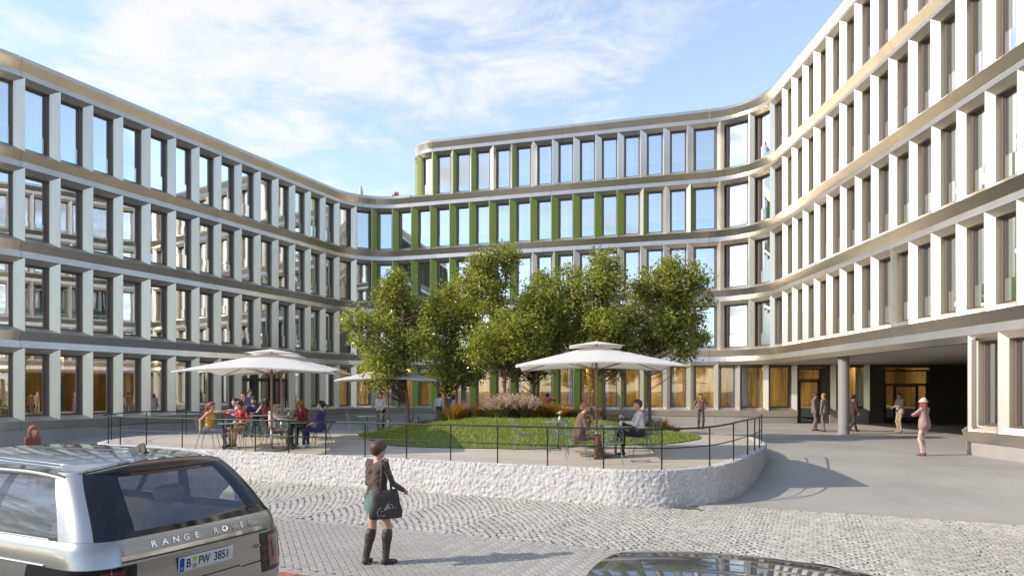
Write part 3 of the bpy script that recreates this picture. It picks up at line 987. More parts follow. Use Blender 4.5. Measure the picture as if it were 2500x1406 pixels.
def stone_col(name, col, var, rough=0.75):
    m = bpy.data.materials.new(name); m.use_nodes = True
    t = m.node_tree; b = t.nodes['Principled BSDF']; b.inputs['Roughness'].default_value = rough
    g_ = t.nodes.new('ShaderNodeNewGeometry'); tcn = t.nodes.new('ShaderNodeTexCoord')
    nz = t.nodes.new('ShaderNodeTexNoise'); nz.inputs['Scale'].default_value = 35; nz.inputs['Detail'].default_value = 4
    n3 = t.nodes.new('ShaderNodeTexNoise'); n3.inputs['Scale'].default_value = 0.35; n3.inputs['Detail'].default_value = 4
    t.links.new(g_.outputs['Position'], nz.inputs['Vector']); t.links.new(g_.outputs['Position'], n3.inputs['Vector'])
    at = t.nodes.new('ShaderNodeMapRange'); at.inputs[3].default_value = 1 - var; at.inputs[4].default_value = 1 + var
    t.links.new(g_.outputs['Random Per Island'], at.inputs[0])
    a2 = t.nodes.new('ShaderNodeMapRange'); a2.inputs[1].default_value = .3; a2.inputs[2].default_value = .7; a2.inputs[3].default_value = .82; a2.inputs[4].default_value = 1.15
    t.links.new(nz.outputs[0], a2.inputs[0])
    a3 = t.nodes.new('ShaderNodeMapRange'); a3.inputs[1].default_value = .3; a3.inputs[2].default_value = .7; a3.inputs[3].default_value = .86; a3.inputs[4].default_value = 1.1
    t.links.new(n3.outputs[0], a3.inputs[0])
    m1 = t.nodes.new('ShaderNodeMath'); m1.operation = 'MULTIPLY'; t.links.new(at.outputs[0], m1.inputs[0]); t.links.new(a2.outputs[0], m1.inputs[1])
    m2 = t.nodes.new('ShaderNodeMath'); m2.operation = 'MULTIPLY'; t.links.new(m1.outputs[0], m2.inputs[0]); t.links.new(a3.outputs[0], m2.inputs[1])
    oi = t.nodes.new('ShaderNodeObjectInfo'); ao = t.nodes.new('ShaderNodeMapRange'); ao.inputs[3].default_value = 1 - var; ao.inputs[4].default_value = 1 + var
    t.links.new(oi.outputs['Random'], ao.inputs[0])
    m3 = t.nodes.new('ShaderNodeMath'); m3.operation = 'MULTIPLY'; t.links.new(m2.outputs[0], m3.inputs[0]); t.links.new(ao.outputs[0], m3.inputs[1])
    vm = t.nodes.new('ShaderNodeVectorMath'); vm.operation = 'SCALE'; vm.inputs[0].default_value = col; t.links.new(m3.outputs[0], vm.inputs['Scale'])
    t.links.new(vm.outputs[0], b.inputs['Base Color'])
    bp = t.nodes.new('ShaderNodeBump'); bp.inputs['Strength'].default_value = .5; bp.inputs['Distance'].default_value = .006
    t.links.new(nz.outputs[0], bp.inputs['Height']); t.links.new(bp.outputs[0], b.inputs['Normal'])
    return m
M['cobble'] = stone_col('granite_sett', (0.44, 0.418, 0.38), 0.16)
M['paver'] = stone_col('concrete_paver', (0.38, 0.362, 0.335), 0.07)
M['redbrick'] = stone_col('red_clinker', (0.34, 0.13, 0.075), 0.16)
def in_view(p, marg=40):
    if p.y < 1.0: return False
    x = 1250 + F * p.x / p.y; y = 950 + F * 2.45 / p.y
    return -marg < x < 2500 + marg and y < 1406 + marg
def lay(field, name, items, meshes, nmax=300):
    """items: (score, Vector2, rot, z, variant). largest-in-view as own objects, rest joined"""
    items.sort(key=lambda t: -t[0])
    for it in items[:nmax]:
        link(name, meshes[it[4]], field, (it[1].x, it[1].y, it[3]), it[2])
    V = []; Fc = []
    tmp = [([tuple(v.co) for v in me.vertices], [tuple(p.vertices) for p in me.polygons]) for me in meshes]
    for it in items[nmax:]:
        vs, fs = tmp[it[4]]; o = len(V); c, s_ = math.cos(it[2]), math.sin(it[2])
        V += [(it[1].x + a * c - b * s_, it[1].y + a * s_ + b * c, z + it[3]) for a, b, z in vs]
        Fc += [tuple(i + o for i in f_) for f_ in fs]
    if V:
        tag(link(name + '_field', mesh_from(name + '_field', V, Fc, meshes[0].materials[0]), field), kind='stuff')
def score(p):
    return (1.0 / p.y if in_view(p, 0) else 0.0)
rg = random.Random(3)
# segmental-arch granite setts
cob = empty('cobblestone_paving', (0, 0, 0)); tag(cob, kind='structure')
setts = [stone_mesh('sett', 0.108 + 0.010 * (i % 3), 0.091 + 0.005 * (i % 2), 0.0, M['cobble'], 0.007, i, 0.007) for i in range(6)]
items = []
W_ = 1.62; A_ = 0.19; pitch_b = 0.105; pitch_a = 0.138
nb_ = int((E_ASPH + 0.6 - E_HERR) / pitch_b) + 12
for ci in range(-14, 15):
    a_c = ci * W_
    for j in range(-6, nb_):
        b_c = E_HERR + 0.09 + j * pitch_b
        na_ = int(W_ / pitch_a)
        for i in range(na_):
            la = -W_ / 2 + (i + 0.5 + (0.5 if j % 2 else 0.0)) * W_ / na_
            if la > W_ / 2: la -= W_
            u = la / (W_ / 2)
            off = A_ * (1 - u * u); slope = -2 * A_ * u / (W_ / 2)
            a = a_c + la + rg.uniform(-.016, .016); b = b_c + off - A_ / 2 + rg.uniform(-.012, .012)
            if b < E_HERR + 0.10 or b > E_ASPH - 0.03: continue
            p = from_e(a, b)
            if not in_view(p, 800): continue
            # not under the terrace
            if b > E_WALL - 0.04 and ax0 - 1 < a < ax1 + 0.6: continue
            if b > 14.2 and p.x < 3.9: continue
            items.append((score(p), p, math.atan2(E1.y, E1.x) + math.atan(slope) + rg.uniform(-.08, .08), rg.uniform(-.002, .003), rg.randrange(6)))
lay(cob, 'sett', items, setts)
# herringbone concrete pavers
her = empty('herringbone_paving', (0, 0, 0)); tag(her, kind='structure')
pv = [stone_mesh('paver', 0.189, 0.089, 0.0, M['paver'], 0.005, i, 0.001) for i in range(3)]
items = []
ang0 = math.atan2(E1.y, E1.x) + R(45)
ca, sa = math.cos(R(45)), math.sin(R(45))
U = 0.10
for i in range(-170, 170):
    for j in range(-170, 170):
        # 90 degree herringbone: horizontal brick at (i,j), vertical brick beside it
        k = (i - j) % 4
        if k == 0: cxu, cyu, rot = i + 1.0, j + 0.5, 0
        elif k == 3:
            cxu, cyu, rot = i + 0.5 , j + 1.0 , 1
        else: continue
        lx_, ly_ = cxu * U, cyu * U
        a = lx_ * ca - ly_ * sa + 2.0; b = lx_ * sa + ly_ * ca + 8.6
        if b < E_RED + 0.12 or b > E_HERR - 0.11: continue
        p = from_e(a, b)
        if not in_view(p, 700): continue
        items.append((score(p), p, ang0 + (R(90) if rot else 0), rg.uniform(-.0015, .0015), rg.randrange(3)))
lay(her, 'paver', items, pv)
# header courses at both edges and the red clinker strip
edge = empty('edging_course', (0, 0, 0)); tag(edge, kind='structure')
em = stone_mesh('edging_stone', 0.196, 0.17, 0.0, M['paver'], 0.005, 3)
n_ = 0
for b in (E_HERR + 0.0, E_RED + 0.05):
    for i in range(-60, 60):
        p = from_e(i * 0.2, b)
        if in_view(p, 500): link('edging_stone', em, edge, (p.x, p.y, 0.0), math.atan2(E1.y, E1.x))
red = empty('red_brick_paving', (0, 0, 0)); tag(red, kind='structure')
rb = [stone_mesh('brick', 0.228, 0.108, 0.0, M['redbrick'], 0.005, i, 0.001) for i in range(3)]
items = []
for r_ in range(13):
    for i in range(-60, 60):
        p = from_e(i * 0.236 + (0.118 if r_ % 2 else 0), E_RED - 0.10 - r_ * 0.116)
        if p.y > 1 and abs(p.x) < 12: items.append((score(p), p, math.atan2(E1.y, E1.x), rg.uniform(-.001, .001), rg.randrange(3)))
lay(red, 'brick', items, rb)
# ---------------------------------------------------------------- lawn island
def leaf_mat(name, col, var=0.35, trans=0.35, gloss=0.35):
    m = bpy.data.materials.new(name); m.use_nodes = True
    t = m.node_tree; t.nodes.clear()
    out = t.nodes.new('ShaderNodeOutputMaterial')
    g_ = t.nodes.new('ShaderNodeNewGeometry')
    mr = t.nodes.new('ShaderNodeMapRange'); mr.inputs[3].default_value = 1 - var; mr.inputs[4].default_value = 1 + var
    t.links.new(g_.outputs['Random Per Island'], mr.inputs[0])
    vm = t.nodes.new('ShaderNodeVectorMath'); vm.operation = 'SCALE'; vm.inputs[0].default_value = col
    t.links.new(mr.outputs[0], vm.inputs['Scale'])
    pb = t.nodes.new('ShaderNodeBsdfPrincipled'); pb.inputs['Roughness'].default_value = gloss
    t.links.new(vm.outputs[0], pb.inputs['Base Color'])
    tl = t.nodes.new('ShaderNodeBsdfTranslucent')
    v2 = t.nodes.new('ShaderNodeVectorMath'); v2.operation = 'MULTIPLY'; v2.inputs[1].default_value = (1.5, 1.35, 0.6)
    t.links.new(vm.outputs[0], v2.inputs[0]); t.links.new(v2.outputs[0], tl.inputs[0])
    mx = t.nodes.new('ShaderNodeMixShader'); mx.inputs[0].default_value = trans
    t.links.new(pb.outputs[0], mx.inputs[1]); t.links.new(tl.outputs[0], mx.inputs[2])
    t.links.new(mx.outputs[0], out.inputs[0])
    return m
M['leaf'] = leaf_mat('tree_leaf', (0.32, 0.355, 0.085), 0.62, 0.44, 0.27)
M['blade'] = leaf_mat('lawn_blade', (0.25, 0.31, 0.055), 0.35, 0.30, 0.5)
M['g_green'] = leaf_mat('grass_green', (0.115, 0.13, 0.040), 0.3, 0.3, 0.6)
M['g_orange'] = leaf_mat('grass_orange', (0.42, 0.205, 0.035), 0.3, 0.3, 0.6)
M['g_rust'] = leaf_mat('grass_rust', (0.30, 0.115, 0.05), 0.3, 0.3, 0.6)
M['g_plume'] = leaf_mat('grass_plume', (0.50, 0.40, 0.33), 0.15, 0.3, 0.8)
M['soil'] = mat('lawn_soil', (0.13, 0.155, 0.035), 0.95, var=0.3, vscale=6, bump=.6, bscale=60)
M['bark'] = mat('tree_bark', (0.20, 0.135, 0.09), 0.85, var=0.25, vscale=14, bump=.6, bscale=70)
M['bark2'] = mat('twig_bark', (0.13, 0.085, 0.055), 0.85)

lawn_px = [(885, 1068), (918, 1080), (956, 1088), (1037, 1092), (1120, 1094), (1195, 1095), (1276, 1097), (1345, 1095), (1412, 1091), (1479, 1088), (1590, 1086), (1640, 1083), (1682, 1077), (1712, 1069)]
LP = [on_t(x, y).to_2d() for x, y in lawn_px]
LP += [Vector(p) for p in ((6.5, 25.2), (5.4, 27.2), (3.2, 28.6), (0.0, 29.3), (-3.0, 29.0), (-5.0, 27.6), (-5.7, 25.6))]
LP = smooth_pts(LP + [LP[0]], 5)[:-1]
LC = Vector((0.4, 24.8))
_ang = np.array([math.atan2((p - LC).y, (p - LC).x) for p in LP]); _rad = np.array([(p - LC).length for p in LP])
_o = np.argsort(_ang); _ang = _ang[_o]; _rad = _rad[_o]
def edge_u(x, y):
    """0 at the lawn edge, 1 at its middle"""
    dx_, dy_ = x - LC.x, y - LC.y
    return 1.0 - math.hypot(dx_, dy_) / float(np.interp(math.atan2(dy_, dx_), _ang, _rad, period=2 * math.pi))
def lz(x, y):
    u = edge_u(x, y)
    return tz(x, y) + 0.035 + 0.50 * sm(u / 0.75) + 0.06 * sm(u * 4)
v = []; f = []; n = len(LP); rings = 12
for j in range(rings):
    k = 1 - j / rings
    for p in LP:
        q = LC + (p - LC) * k
        v.append((q.x, q.y, lz(q.x, q.y) if j else tz(q.x, q.y) + 0.02))
v.append((LC.x, LC.y, lz(LC.x, LC.y)))
for j in range(rings - 1):
    for i in range(n): f.append((j * n + i, j * n + (i + 1) % n, (j + 1) * n + (i + 1) % n, (j + 1) * n + i))
for i in range(n): f.append(((rings - 1) * n + i, (rings - 1) * n + (i + 1) % n, len(v) - 1))
tag(link('lawn', mesh_from('lawn', v, f, M['soil'], smooth=True)), kind='structure')
# lawn blades
rg = random.Random(21)
v = []; f = []
cnt = 0
while cnt < 42000:
    x = rg.uniform(-6, 7); y = rg.uniform(18.5, 26.5) if rg.random() < .9 else rg.uniform(26, 29)
    u = edge_u(x, y)
    if u <= 0.004 or u > 0.75: 
        if u > 0.75 and rg.random() < .7: cnt += 1
        continue
    z = lz(x, y) - 0.01; a = rg.uniform(0, 6.28); w = rg.uniform(.008, .016); h = rg.uniform(.05, .11) * (0.6 if u < .03 else 1)
    lx_, ly_ = rg.uniform(-.05, .05), rg.uniform(-.05, .05); o = len(v)
    v += [(x - w * math.cos(a), y - w * math.sin(a), z), (x + w * math.cos(a), y + w * math.sin(a), z), (x + lx_, y + ly_, z + h)]
    f.append((o, o + 1, o + 2)); cnt += 1
tag(link('lawn_grass', mesh_from('lawn_grass', v, f, M['blade'])), 'short bright green lawn grass covering the mounded island', 'grass', kind='stuff')

# ---------------------------------------------------------------- ornamental grasses
def grass_mesh(name, seed, h, spread, nb, m0, m1, plume):
    rg = random.Random(seed); mb = MB()
    for i in range(nb):
        a = rg.uniform(0, 6.28); r0 = rg.uniform(0, .10); rr = spread * rg.uniform(.25, 1.0); hh = h * rg.uniform(.55, 1.0)
        p0 = Vector((r0 * math.cos(a), r0 * math.sin(a), -0.05)); d = Vector((math.cos(a), math.sin(a), 0)); sd = Vector((-d.y, d.x, 0))
        w = rg.uniform(.006, .012); vs = []
        for k in range(4):
            t_ = k / 3; p = p0 + d * rr * t_ ** 1.6 + Vector((0, 0, hh * (t_ - 0.22 * t_ ** 3)))
            ww = w * (1 - t_ * .85); vs += [p - sd * ww, p + sd * ww]
        m = 1 if rg.random() < 0.55 else 0
        mb.add(vs, [(0, 1, 3, 2), (2, 3, 5, 4), (4, 5, 7, 6)], m)
        if plume and rg.random() < plume:
            tip = (vs[6] + vs[7]) / 2; up = (tip - (vs[4] + vs[5]) / 2).normalized()
            L_ = rg.uniform(.16, .26)
            for q in range(10):
                c = tip + up * L_ * (q / 10 - .2) + Vector((rg.uniform(-.02, .02), rg.uniform(-.02, .02), 0))
                dd = (up + Vector((rg.uniform(-.8, .8), rg.uniform(-.8, .8), rg.uniform(-.2, .6)))).normalized() * .075
                s2 = dd.cross(Vector((rg.uniform(-1, 1), rg.uniform(-1, 1), .3))).normalized() * .014
                mb.add([c - s2, c + s2, c + dd], [(0, 1, 2)], 2)
    return mb.mesh(name, [M[m0], M[m1], M['g_plume']])
GR = {
 'green': [grass_mesh('tuft', s_, .62, .45, 260, 'g_green', 'g_green', 0.0) for s_ in (1, 2)],
 'amber': [grass_mesh('tuft', s_, .80, .42, 260, 'g_green', 'g_orange', 0.0) for s_ in (3, 4)],
 'plume': [grass_mesh('tuft', s_, .85, .42, 210, 'g_green', 'g_green', 0.45) for s_ in (5, 6)],
 'rust': [grass_mesh('tuft', s_, .62, .42, 230, 'g_green', 'g_rust', 0.0) for s_ in (7, 8)],
 'gold': [grass_mesh('tuft', s_, .66, .50, 300, 'g_orange', 'g_orange', 0.0) for s_ in (9, 10)]}
GL = {'green': ('bushy green ornamental grass tuft in the planted crest of the lawn', 'green grass tufts'),
      'amber': ('tall green grass tuft with amber tips on the crest of the lawn', 'amber tipped grass tufts'),
      'plume': ('grass tuft with pale pinkish feather plumes in the middle of the lawn crest', 'pale plumed grass tufts'),
      'rust': ('low rusty brown grass tuft at the end of the lawn planting', 'rust coloured grass tufts'),
      'gold': ('glowing golden orange grass tuft right of the pale plumes', 'golden grass tufts')}
rg = random.Random(5)
spots = []
for x in range(930, 1075, 17): spots.append((x + rg.uniform(-6, 6), rg.uniform(26.0, 27.2), rg.choice(('rust', 'amber', 'green')), 0.62))
for x in range(1085, 1240, 15): spots.append((x + rg.uniform(-5, 5), rg.uniform(24.2, 26.4), rg.choice(('green', 'amber', 'amber', 'green')), 1.0))
for x in range(1215, 1290, 14): spots.append((x + rg.uniform(-5, 5), rg.uniform(23.6, 24.8), 'plume', 1.0))
for x in range(1285, 1370, 14): spots.append((x + rg.uniform(-5, 5), rg.uniform(23.8, 25.2), rg.choice(('gold', 'gold', 'amber')), 1.0))
for x in range(1360, 1560, 17): spots.append((x + rg.uniform(-5, 5), rg.uniform(24.4, 26.4), rg.choice(('green', 'rust', 'green', 'amber')), 0.95))
for x in range(1560, 1665, 19): spots.append((x + rg.uniform(-5, 5), rg.uniform(24.4, 25.6), rg.choice(('rust', 'amber', 'rust')), 0.75))
for x in range(1230, 1480, 40): spots.append((x, rg.uniform(26, 27.5), rg.choice(('amber', 'green')), 1.0))
for (x, Y, kd, sc) in spots:
    p = pxd(x, Y); 
    if edge_u(p.x, p.y) < 0.01: continue
    o = link('grass_tuft', rg.choice(GR[kd]), None, (p.x, p.y, lz(p.x, p.y) - 0.02), rg.uniform(0, 6.28))
    s_ = sc * rg.uniform(1.0, 1.3); o.scale = (s_, s_, s_)
    tag(o, GL[kd][0], 'ornamental grass', GL[kd][1])

# ---------------------------------------------------------------- trees
def make_tree(name, label, base, height, crown_c, crown_r, seed, nclus, trunk_r, fork):
    """crown_c: offset of the crown centre from the trunk, crown_r: (rx, ry, rz)"""
    rg = random.Random(seed)
    root = empty(name, base)
    tag(root, label, 'tree', 'young trees on the lawn')
    tb = MB(); cb = MB(); lb = []; lf = []
    bend = Vector((rg.uniform(-.10, .10), rg.uniform(-.08, .08), 0))
    def axis(t_): return Vector((bend.x * math.sin(t_ * 2.6), bend.y * math.sin(t_ * 2.2), height * 0.86 * t_)) + Vector((crown_c.x, crown_c.y, 0)) * 0.5 * t_ ** 2
    ts = [k / 12 for k in range(13)]
    tb.tube([axis(t_) - Vector((0, 0, 0.06 if t_ == 0 else 0)) for t_ in ts], [trunk_r * (1.25 if k == 0 else (1 - 0.86 * (k / 12) ** 0.8)) for k in range(13)], 9)
    root_c = Vector((crown_c.x, crown_c.y, crown_c.z))
    cl = []
    # lumpy envelope: a few lobes of different size
    lobes = []
    for i in range(11):
        a = rg.uniform(0, 6.28); zz = rg.uniform(-.8, .85); r_ = math.sqrt(max(0, 1 - zz * zz)) * rg.uniform(.35, .75)
        lobes.append((Vector((r_ * math.cos(a) * crown_r[0], r_ * math.sin(a) * crown_r[1], zz * crown_r[2] * .85)), rg.uniform(.40, .70)))
    lobes.append((Vector((0, 0, 0)), .75)); lobes.append((Vector((rg.uniform(-.3, .3), rg.uniform(-.3, .3), crown_r[2] * .92)), .30))
    tries = 0
    while len(cl) < nclus and tries < 9000:
        tries += 1
        c, r_ = rg.choice(lobes)
        d = Vector((rg.gauss(0, 1), rg.gauss(0, 1), rg.gauss(0, 1))).normalized() * r_ * rg.random() ** 0.45 * 1.35
        p = root_c + c + Vector((d.x * 1.0, d.y * 1.0, d.z * 1.1))
        if p.z < fork * height * 0.98: continue
        if any((p - q).length < 0.22 for q in cl): continue
        cl.append(p)
    limbs = []
    for i, p in enumerate(cl):
        # limb from the trunk to the cluster, rising
        hz = max(fork * height, min(height * .8, p.z - (Vector((p.x, p.y)).length) * rg.uniform(.35, .8) - .15))
        t_ = min(1, hz / (height * .86)); st = axis(t_)
        dd = p - st; mid = st + dd * .5 + Vector((dd.x * .12, dd.y * .12, -abs(dd.length) * rg.uniform(.05, .14))) 
        big = i % 4 == 0
        r0 = (0.030 if big else 0.013) * (trunk_r / .085)
        pts = []
        for k in range(5):
            u = k / 4; q = st * (1 - u) ** 2 + mid * 2 * u * (1 - u) + p * u * u
            pts.append(q + Vector((rg.uniform(-.02, .02), rg.uniform(-.02, .02), rg.uniform(-.02, .02))) * (1 if 0 < k < 4 else 0))
        cb.tube(pts, [r0 * (1 - .8 * k / 4) for k in range(5)], 5, cap=False)
        for q in range(3):
            d = Vector((rg.gauss(0, 1), rg.gauss(0, 1), rg.gauss(.3, .8))).normalized() * rg.uniform(.2, .42)
            cb.tube([p - dd.normalized() * rg.uniform(0, .25), p + d], [.006, .003], 3, cap=False)
        nl = int(rg.uniform(52, 98)); rad = rg.uniform(.26, .46)
        for q in range(nl):
            d = Vector((rg.gauss(0, .5), rg.gauss(0, .5), rg.gauss(0, .5)))
            if d.length > 1.25: continue
            c = p + d * rad
            L_ = rg.uniform(.095, .165); W = L_ * rg.uniform(.26, .36)
            dr = (Vector((rg.gauss(0, 1), rg.gauss(0, 1), rg.gauss(-.15, .7)))).normalized()
            nn = (Vector((rg.gauss(0, .75), rg.gauss(0, .75), 1))).normalized()
            sd = dr.cross(nn)
            if sd.length < .05: continue
            sd.normalize(); up = sd.cross(dr)
            o = len(lb)
            lb += [c, c + dr * L_ * .5 + sd * W + up * W * .35, c + dr * L_ - up * L_ * .12, c + dr * L_ * .5 - sd * W + up * W * .35]
            lf.append((o, o + 1, o + 2)); lf.append((o, o + 2, o + 3))
    tb.build('trunk', [M['bark']], root, smooth=True)
    cb.build('branches', [M['bark2']], root, smooth=True)
    link('crown', mesh_from('crown', lb, lf, M['leaf']), root)
    return root
tree_spec = [
 # x, Y, top y, crown centre x offset px, crown half width m, seed, clusters, label, fork
 (998, 26.6, 668, -24, 2.2, 31, 235, 'young leafy tree with pale trunk at the left end of the lawn', .17),
 (1091, 28.2, 695, 14, 1.9, 32, 175, 'slim tree with dark limbs before the middle entrance door', .24),
 (1231, 25.6, 612, 6, 2.15, 33, 255, 'tallest tree with straight pale trunk behind the plumed grasses', .26),
 (1303, 28.6, 672, 10, 2.1, 34, 195, 'shaded tree with forked dark trunk behind the golden grass', .23),
 (1474, 26.2, 622, -14, 2.15, 35, 245, 'leafy tree directly behind the pole of the right parasol', .26),
 (1587, 27.0, 640, 26, 2.3, 36, 255, 'wide spreading tree at the right end of the lawn', .20)]
for (x, Y, ty, cx_, hw, sd, nc, lab, fk) in tree_spec:
    b = pxd(x, Y); 
    bz = lz(b.x, b.y) if edge_u(b.x, b.y) > 0 else tz(b.x, b.y)
    top = CAM_Z + (950 - ty - 14) / F * Y; hgt = top - bz
    zc0 = hgt * fk + 0.05; cz = (zc0 + hgt) / 2 + 0.1; rz_ = (hgt - zc0) / 2
    make_tree('tree', lab, (b.x, b.y, bz), hgt, Vector((cx_ / F * Y, 0, cz)), (hw, hw * .95, rz_), sd, nc, 0.085, fk)
# ---------------------------------------------------------------- parasols
def canvas_mat():
    m = bpy.data.materials.new('parasol_canvas'); m.use_nodes = True
    t = m.node_tree; t.nodes.clear(); out = t.nodes.new('ShaderNodeOutputMaterial')
    d = t.nodes.new('ShaderNodeBsdfDiffuse'); d.inputs[0].default_value = (0.82, 0.80, 0.765, 1)
    l = t.nodes.new('ShaderNodeBsdfTranslucent'); l.inputs[0].default_value = (0.72, 0.66, 0.58, 1)
    nz = t.nodes.new('ShaderNodeTexNoise'); nz.inputs['Scale'].default_value = 2.5; nz.inputs['Detail'].default_value = 5
    tcn = t.nodes.new('ShaderNodeTexCoord'); t.links.new(tcn.outputs['Object'], nz.inputs['Vector'])
    bp = t.nodes.new('ShaderNodeBump'); bp.inputs['Strength'].default_value = .25; bp.inputs['Distance'].default_value = .05
    t.links.new(nz.outputs[0], bp.inputs['Height']); t.links.new(bp.outputs[0], d.inputs['Normal'])
    mx = t.nodes.new('ShaderNodeMixShader'); mx.inputs[0].default_value = .28
    t.links.new(d.outputs[0], mx.inputs[1]); t.links.new(l.outputs[0], mx.inputs[2]); t.links.new(mx.outputs[0], out.inputs[0])
    return m
M['canvas'] = canvas_mat()
M['wood'] = mat('parasol_wood', (0.36, 0.20, 0.11), 0.5, var=.2, vscale=8)
M['steel'] = mat('brushed_steel', (0.42, 0.42, 0.42), 0.35, 0.9)
M['basegrey'] = mat('parasol_base', (0.16, 0.16, 0.155), 0.7, 0.2)
def make_parasol(half=1.92, zc=2.14, ze=2.24, ztop=2.86):
    """square canopy, corners lower than the middles of the sides, small vent cap on top"""
    root = empty('parasol')
    def surf(sx, sy, h, zmid, zcor, ztp, sag):
        v = []; f = []; n = 16
        for j in range(n + 1):
            for i in range(n + 1):
                a = -1 + 2 * i / n; b = -1 + 2 * j / n
                r = max(abs(a), abs(b)); c = min(abs(a), abs(b)) / r if r > 1e-6 else 0
                zed = zmid + (zcor - zmid) * c ** 1.5
                z = ztp + (zed - ztp) * r - sag * math.sin(math.pi * r) * (1 - abs(2 * c - 1)) * .5
                v.append((a * h, b * h, z))
        for j in range(n):
            for i in range(n):
                f.append((j * (n + 1) + i, j * (n + 1) + i + 1, (j + 1) * (n + 1) + i + 1, (j + 1) * (n + 1) + i))
        return v, f
    v, f = surf(0, 0, half, ze, zc, ztop - .15, .03)
    mb = MB(); mb.add(v, f)
    # short hem
    hem = []; n = 16
    ring = [j for j in range(n + 1)] + [(j) * (n + 1) + n for j in range(1, n + 1)] + [n * (n + 1) + i for i in range(n - 1, -1, -1)] + [j * (n + 1) for j in range(n - 1, 0, -1)]
    o = len(mb.v); L = len(ring)
    hv = [mb.v[i] for i in ring] + [(mb.v[i][0] * .998, mb.v[i][1] * .998, mb.v[i][2] - .035) for i in ring]
    mb.add(hv, [(i, (i + 1) % L, L + (i + 1) % L, L + i) for i in range(L)])
    mb.build('canopy', [M['canvas']], root, smooth=True)
    v, f = surf(0, 0, .66, ztop - .16, ztop - .20, ztop - .05, 0)
    MB().add(v, f).build('vent_cap', [M['canvas']], root, smooth=True)
    MB().tube([(0, 0, .05), (0, 0, .60)], .034, 12).build('sleeve', [M['steel']], root, smooth=True)
    MB().tube([(0, 0, .55), (0, 0, ztop - .03)], .030, 12).build('pole', [M['wood']], root, smooth=True)
    b = MB().lathe([(0, 0), (.42, 0), (.42, .035), (.10, .055), (.06, .10), (0, .10)], 28); b.build('base', [M['basegrey']], root)
    for k in range(8):
        a = k * math.pi / 4
        cs, sn = math.cos(a), math.sin(a); mxx = max(abs(cs), abs(sn)); e = half / mxx * .985
        zt_ = zc if k % 2 else ze
        rb = MB().tube([(cs * .05, sn * .05, ztop - .27), (cs * e, sn * e, zt_ - .035)], .014, 6).build('rib', [M['wood']], root)
        MB().tube([(cs * .04, sn * .04, ztop - .75), (cs * e * .48, sn * e * .48, ztop - .27 + (zt_ - .035 - ztop + .27) * .48 - .01)], .010, 6).build('strut', [M['wood']], rb)
    MB().tube([(0, 0, ztop - .80), (0, 0, ztop - .70)], .05, 12).build('hub', [M['wood']], root)
    return root
par = make_parasol()
def put_parasol(o, x, Y, rz, label):
    p = pxd(x, Y); o.location = (p.x, p.y, tz(p.x, p.y)); o.rotation_euler = (0, 0, R(rz)); o['label'] = label
    tag(o, label, 'parasol', 'white parasols on the terrace')
put_parasol(par, 1456, 16.9, -3, 'large white square parasol over the two seated men on the right')
for (x, Y, rz, lab) in ((663, 18.9, 5, 'large white parasol with wooden pole over the left group of tables'),
                        (687, 22.6, 2, 'white parasol in the shade half hidden behind the left front parasol'),
                        (948, 27.6, 8, 'shaded white parasol behind the leftmost tree')):
    put_parasol(copy_tree(par), x, Y, rz, lab)
# closed parasol and red shrub on the roof terrace
cp_ = pxd(881, 51.0)
cpr = empty('closed_parasol', (cp_.x, cp_.y, ZT[3] + .22))
tag(cpr, 'closed cream parasol standing on the roof terrace above the corner', 'parasol')
pr_ = []
for k in range(13):
    u = k / 12; pr_.append((.05 + .16 * math.sin(math.pi * min(1, u * 1.02)) ** .8 * (1 - .5 * u), .75 + 1.75 * u))
v = []; f = []; n = 20
for (r_, z) in pr_:
    for k in range(n): 
        a = 2 * math.pi * k / n; rr = r_ * (1 + .18 * (k % 2)); v.append((rr * math.cos(a), rr * math.sin(a), z))
for i in range(12):
    for k in range(n): f.append((i * n + k, i * n + (k + 1) % n, (i + 1) * n + (k + 1) % n, (i + 1) * n + k))
link('canopy', mesh_from('canopy', v, f, M['canvas'], smooth=True), cpr)
MB().tube([(0, 0, 0), (0, 0, 2.55)], .03, 8).build('pole', [M['wood']], cpr)
MB().lathe([(0, 0), (.35, 0), (.35, .05), (0, .07)], 20).build('base', [M['basegrey']], cpr)
rs = pxd(968, 50.0)
rsr = empty('red_shrub', (rs.x, rs.y, ZT[3] + .22)); tag(rsr, 'small red leaved shrub on the roof terrace beside the rounded storey', 'shrub')
M['redleaf'] = leaf_mat('red_leaf', (0.30, 0.05, 0.03), .35)
rg = random.Random(9); lb = []; lf = []
for i in range(420):
    d = Vector((rg.gauss(0, 1), rg.gauss(0, 1), rg.gauss(0, 1))).normalized() * rg.random() ** .4
    c = Vector((d.x * .34, d.y * .34, 1.28 + d.z * .45)); a = Vector((rg.gauss(0, 1), rg.gauss(0, 1), rg.gauss(0, 1))).normalized() * .11; s_ = a.cross(Vector((rg.gauss(0, 1), 1, .3))).normalized() * .035
    o = len(lb); lb += [c, c + a * .5 + s_, c + a, c + a * .5 - s_]; lf.append((o, o + 1, o + 2, o + 3))
link('foliage', mesh_from('foliage', lb, lf, M['redleaf']), rsr)
MB().tube([(0, 0, .4), (0, 0, 1.3)], .025, 6).build('stem', [M['bark']], rsr)
MB().lathe([(0, 0), (.22, 0), (.30, .5), (.27, .5), (.25, .42), (0, .42)], 18).build('pot', [M['basegrey']], rsr)

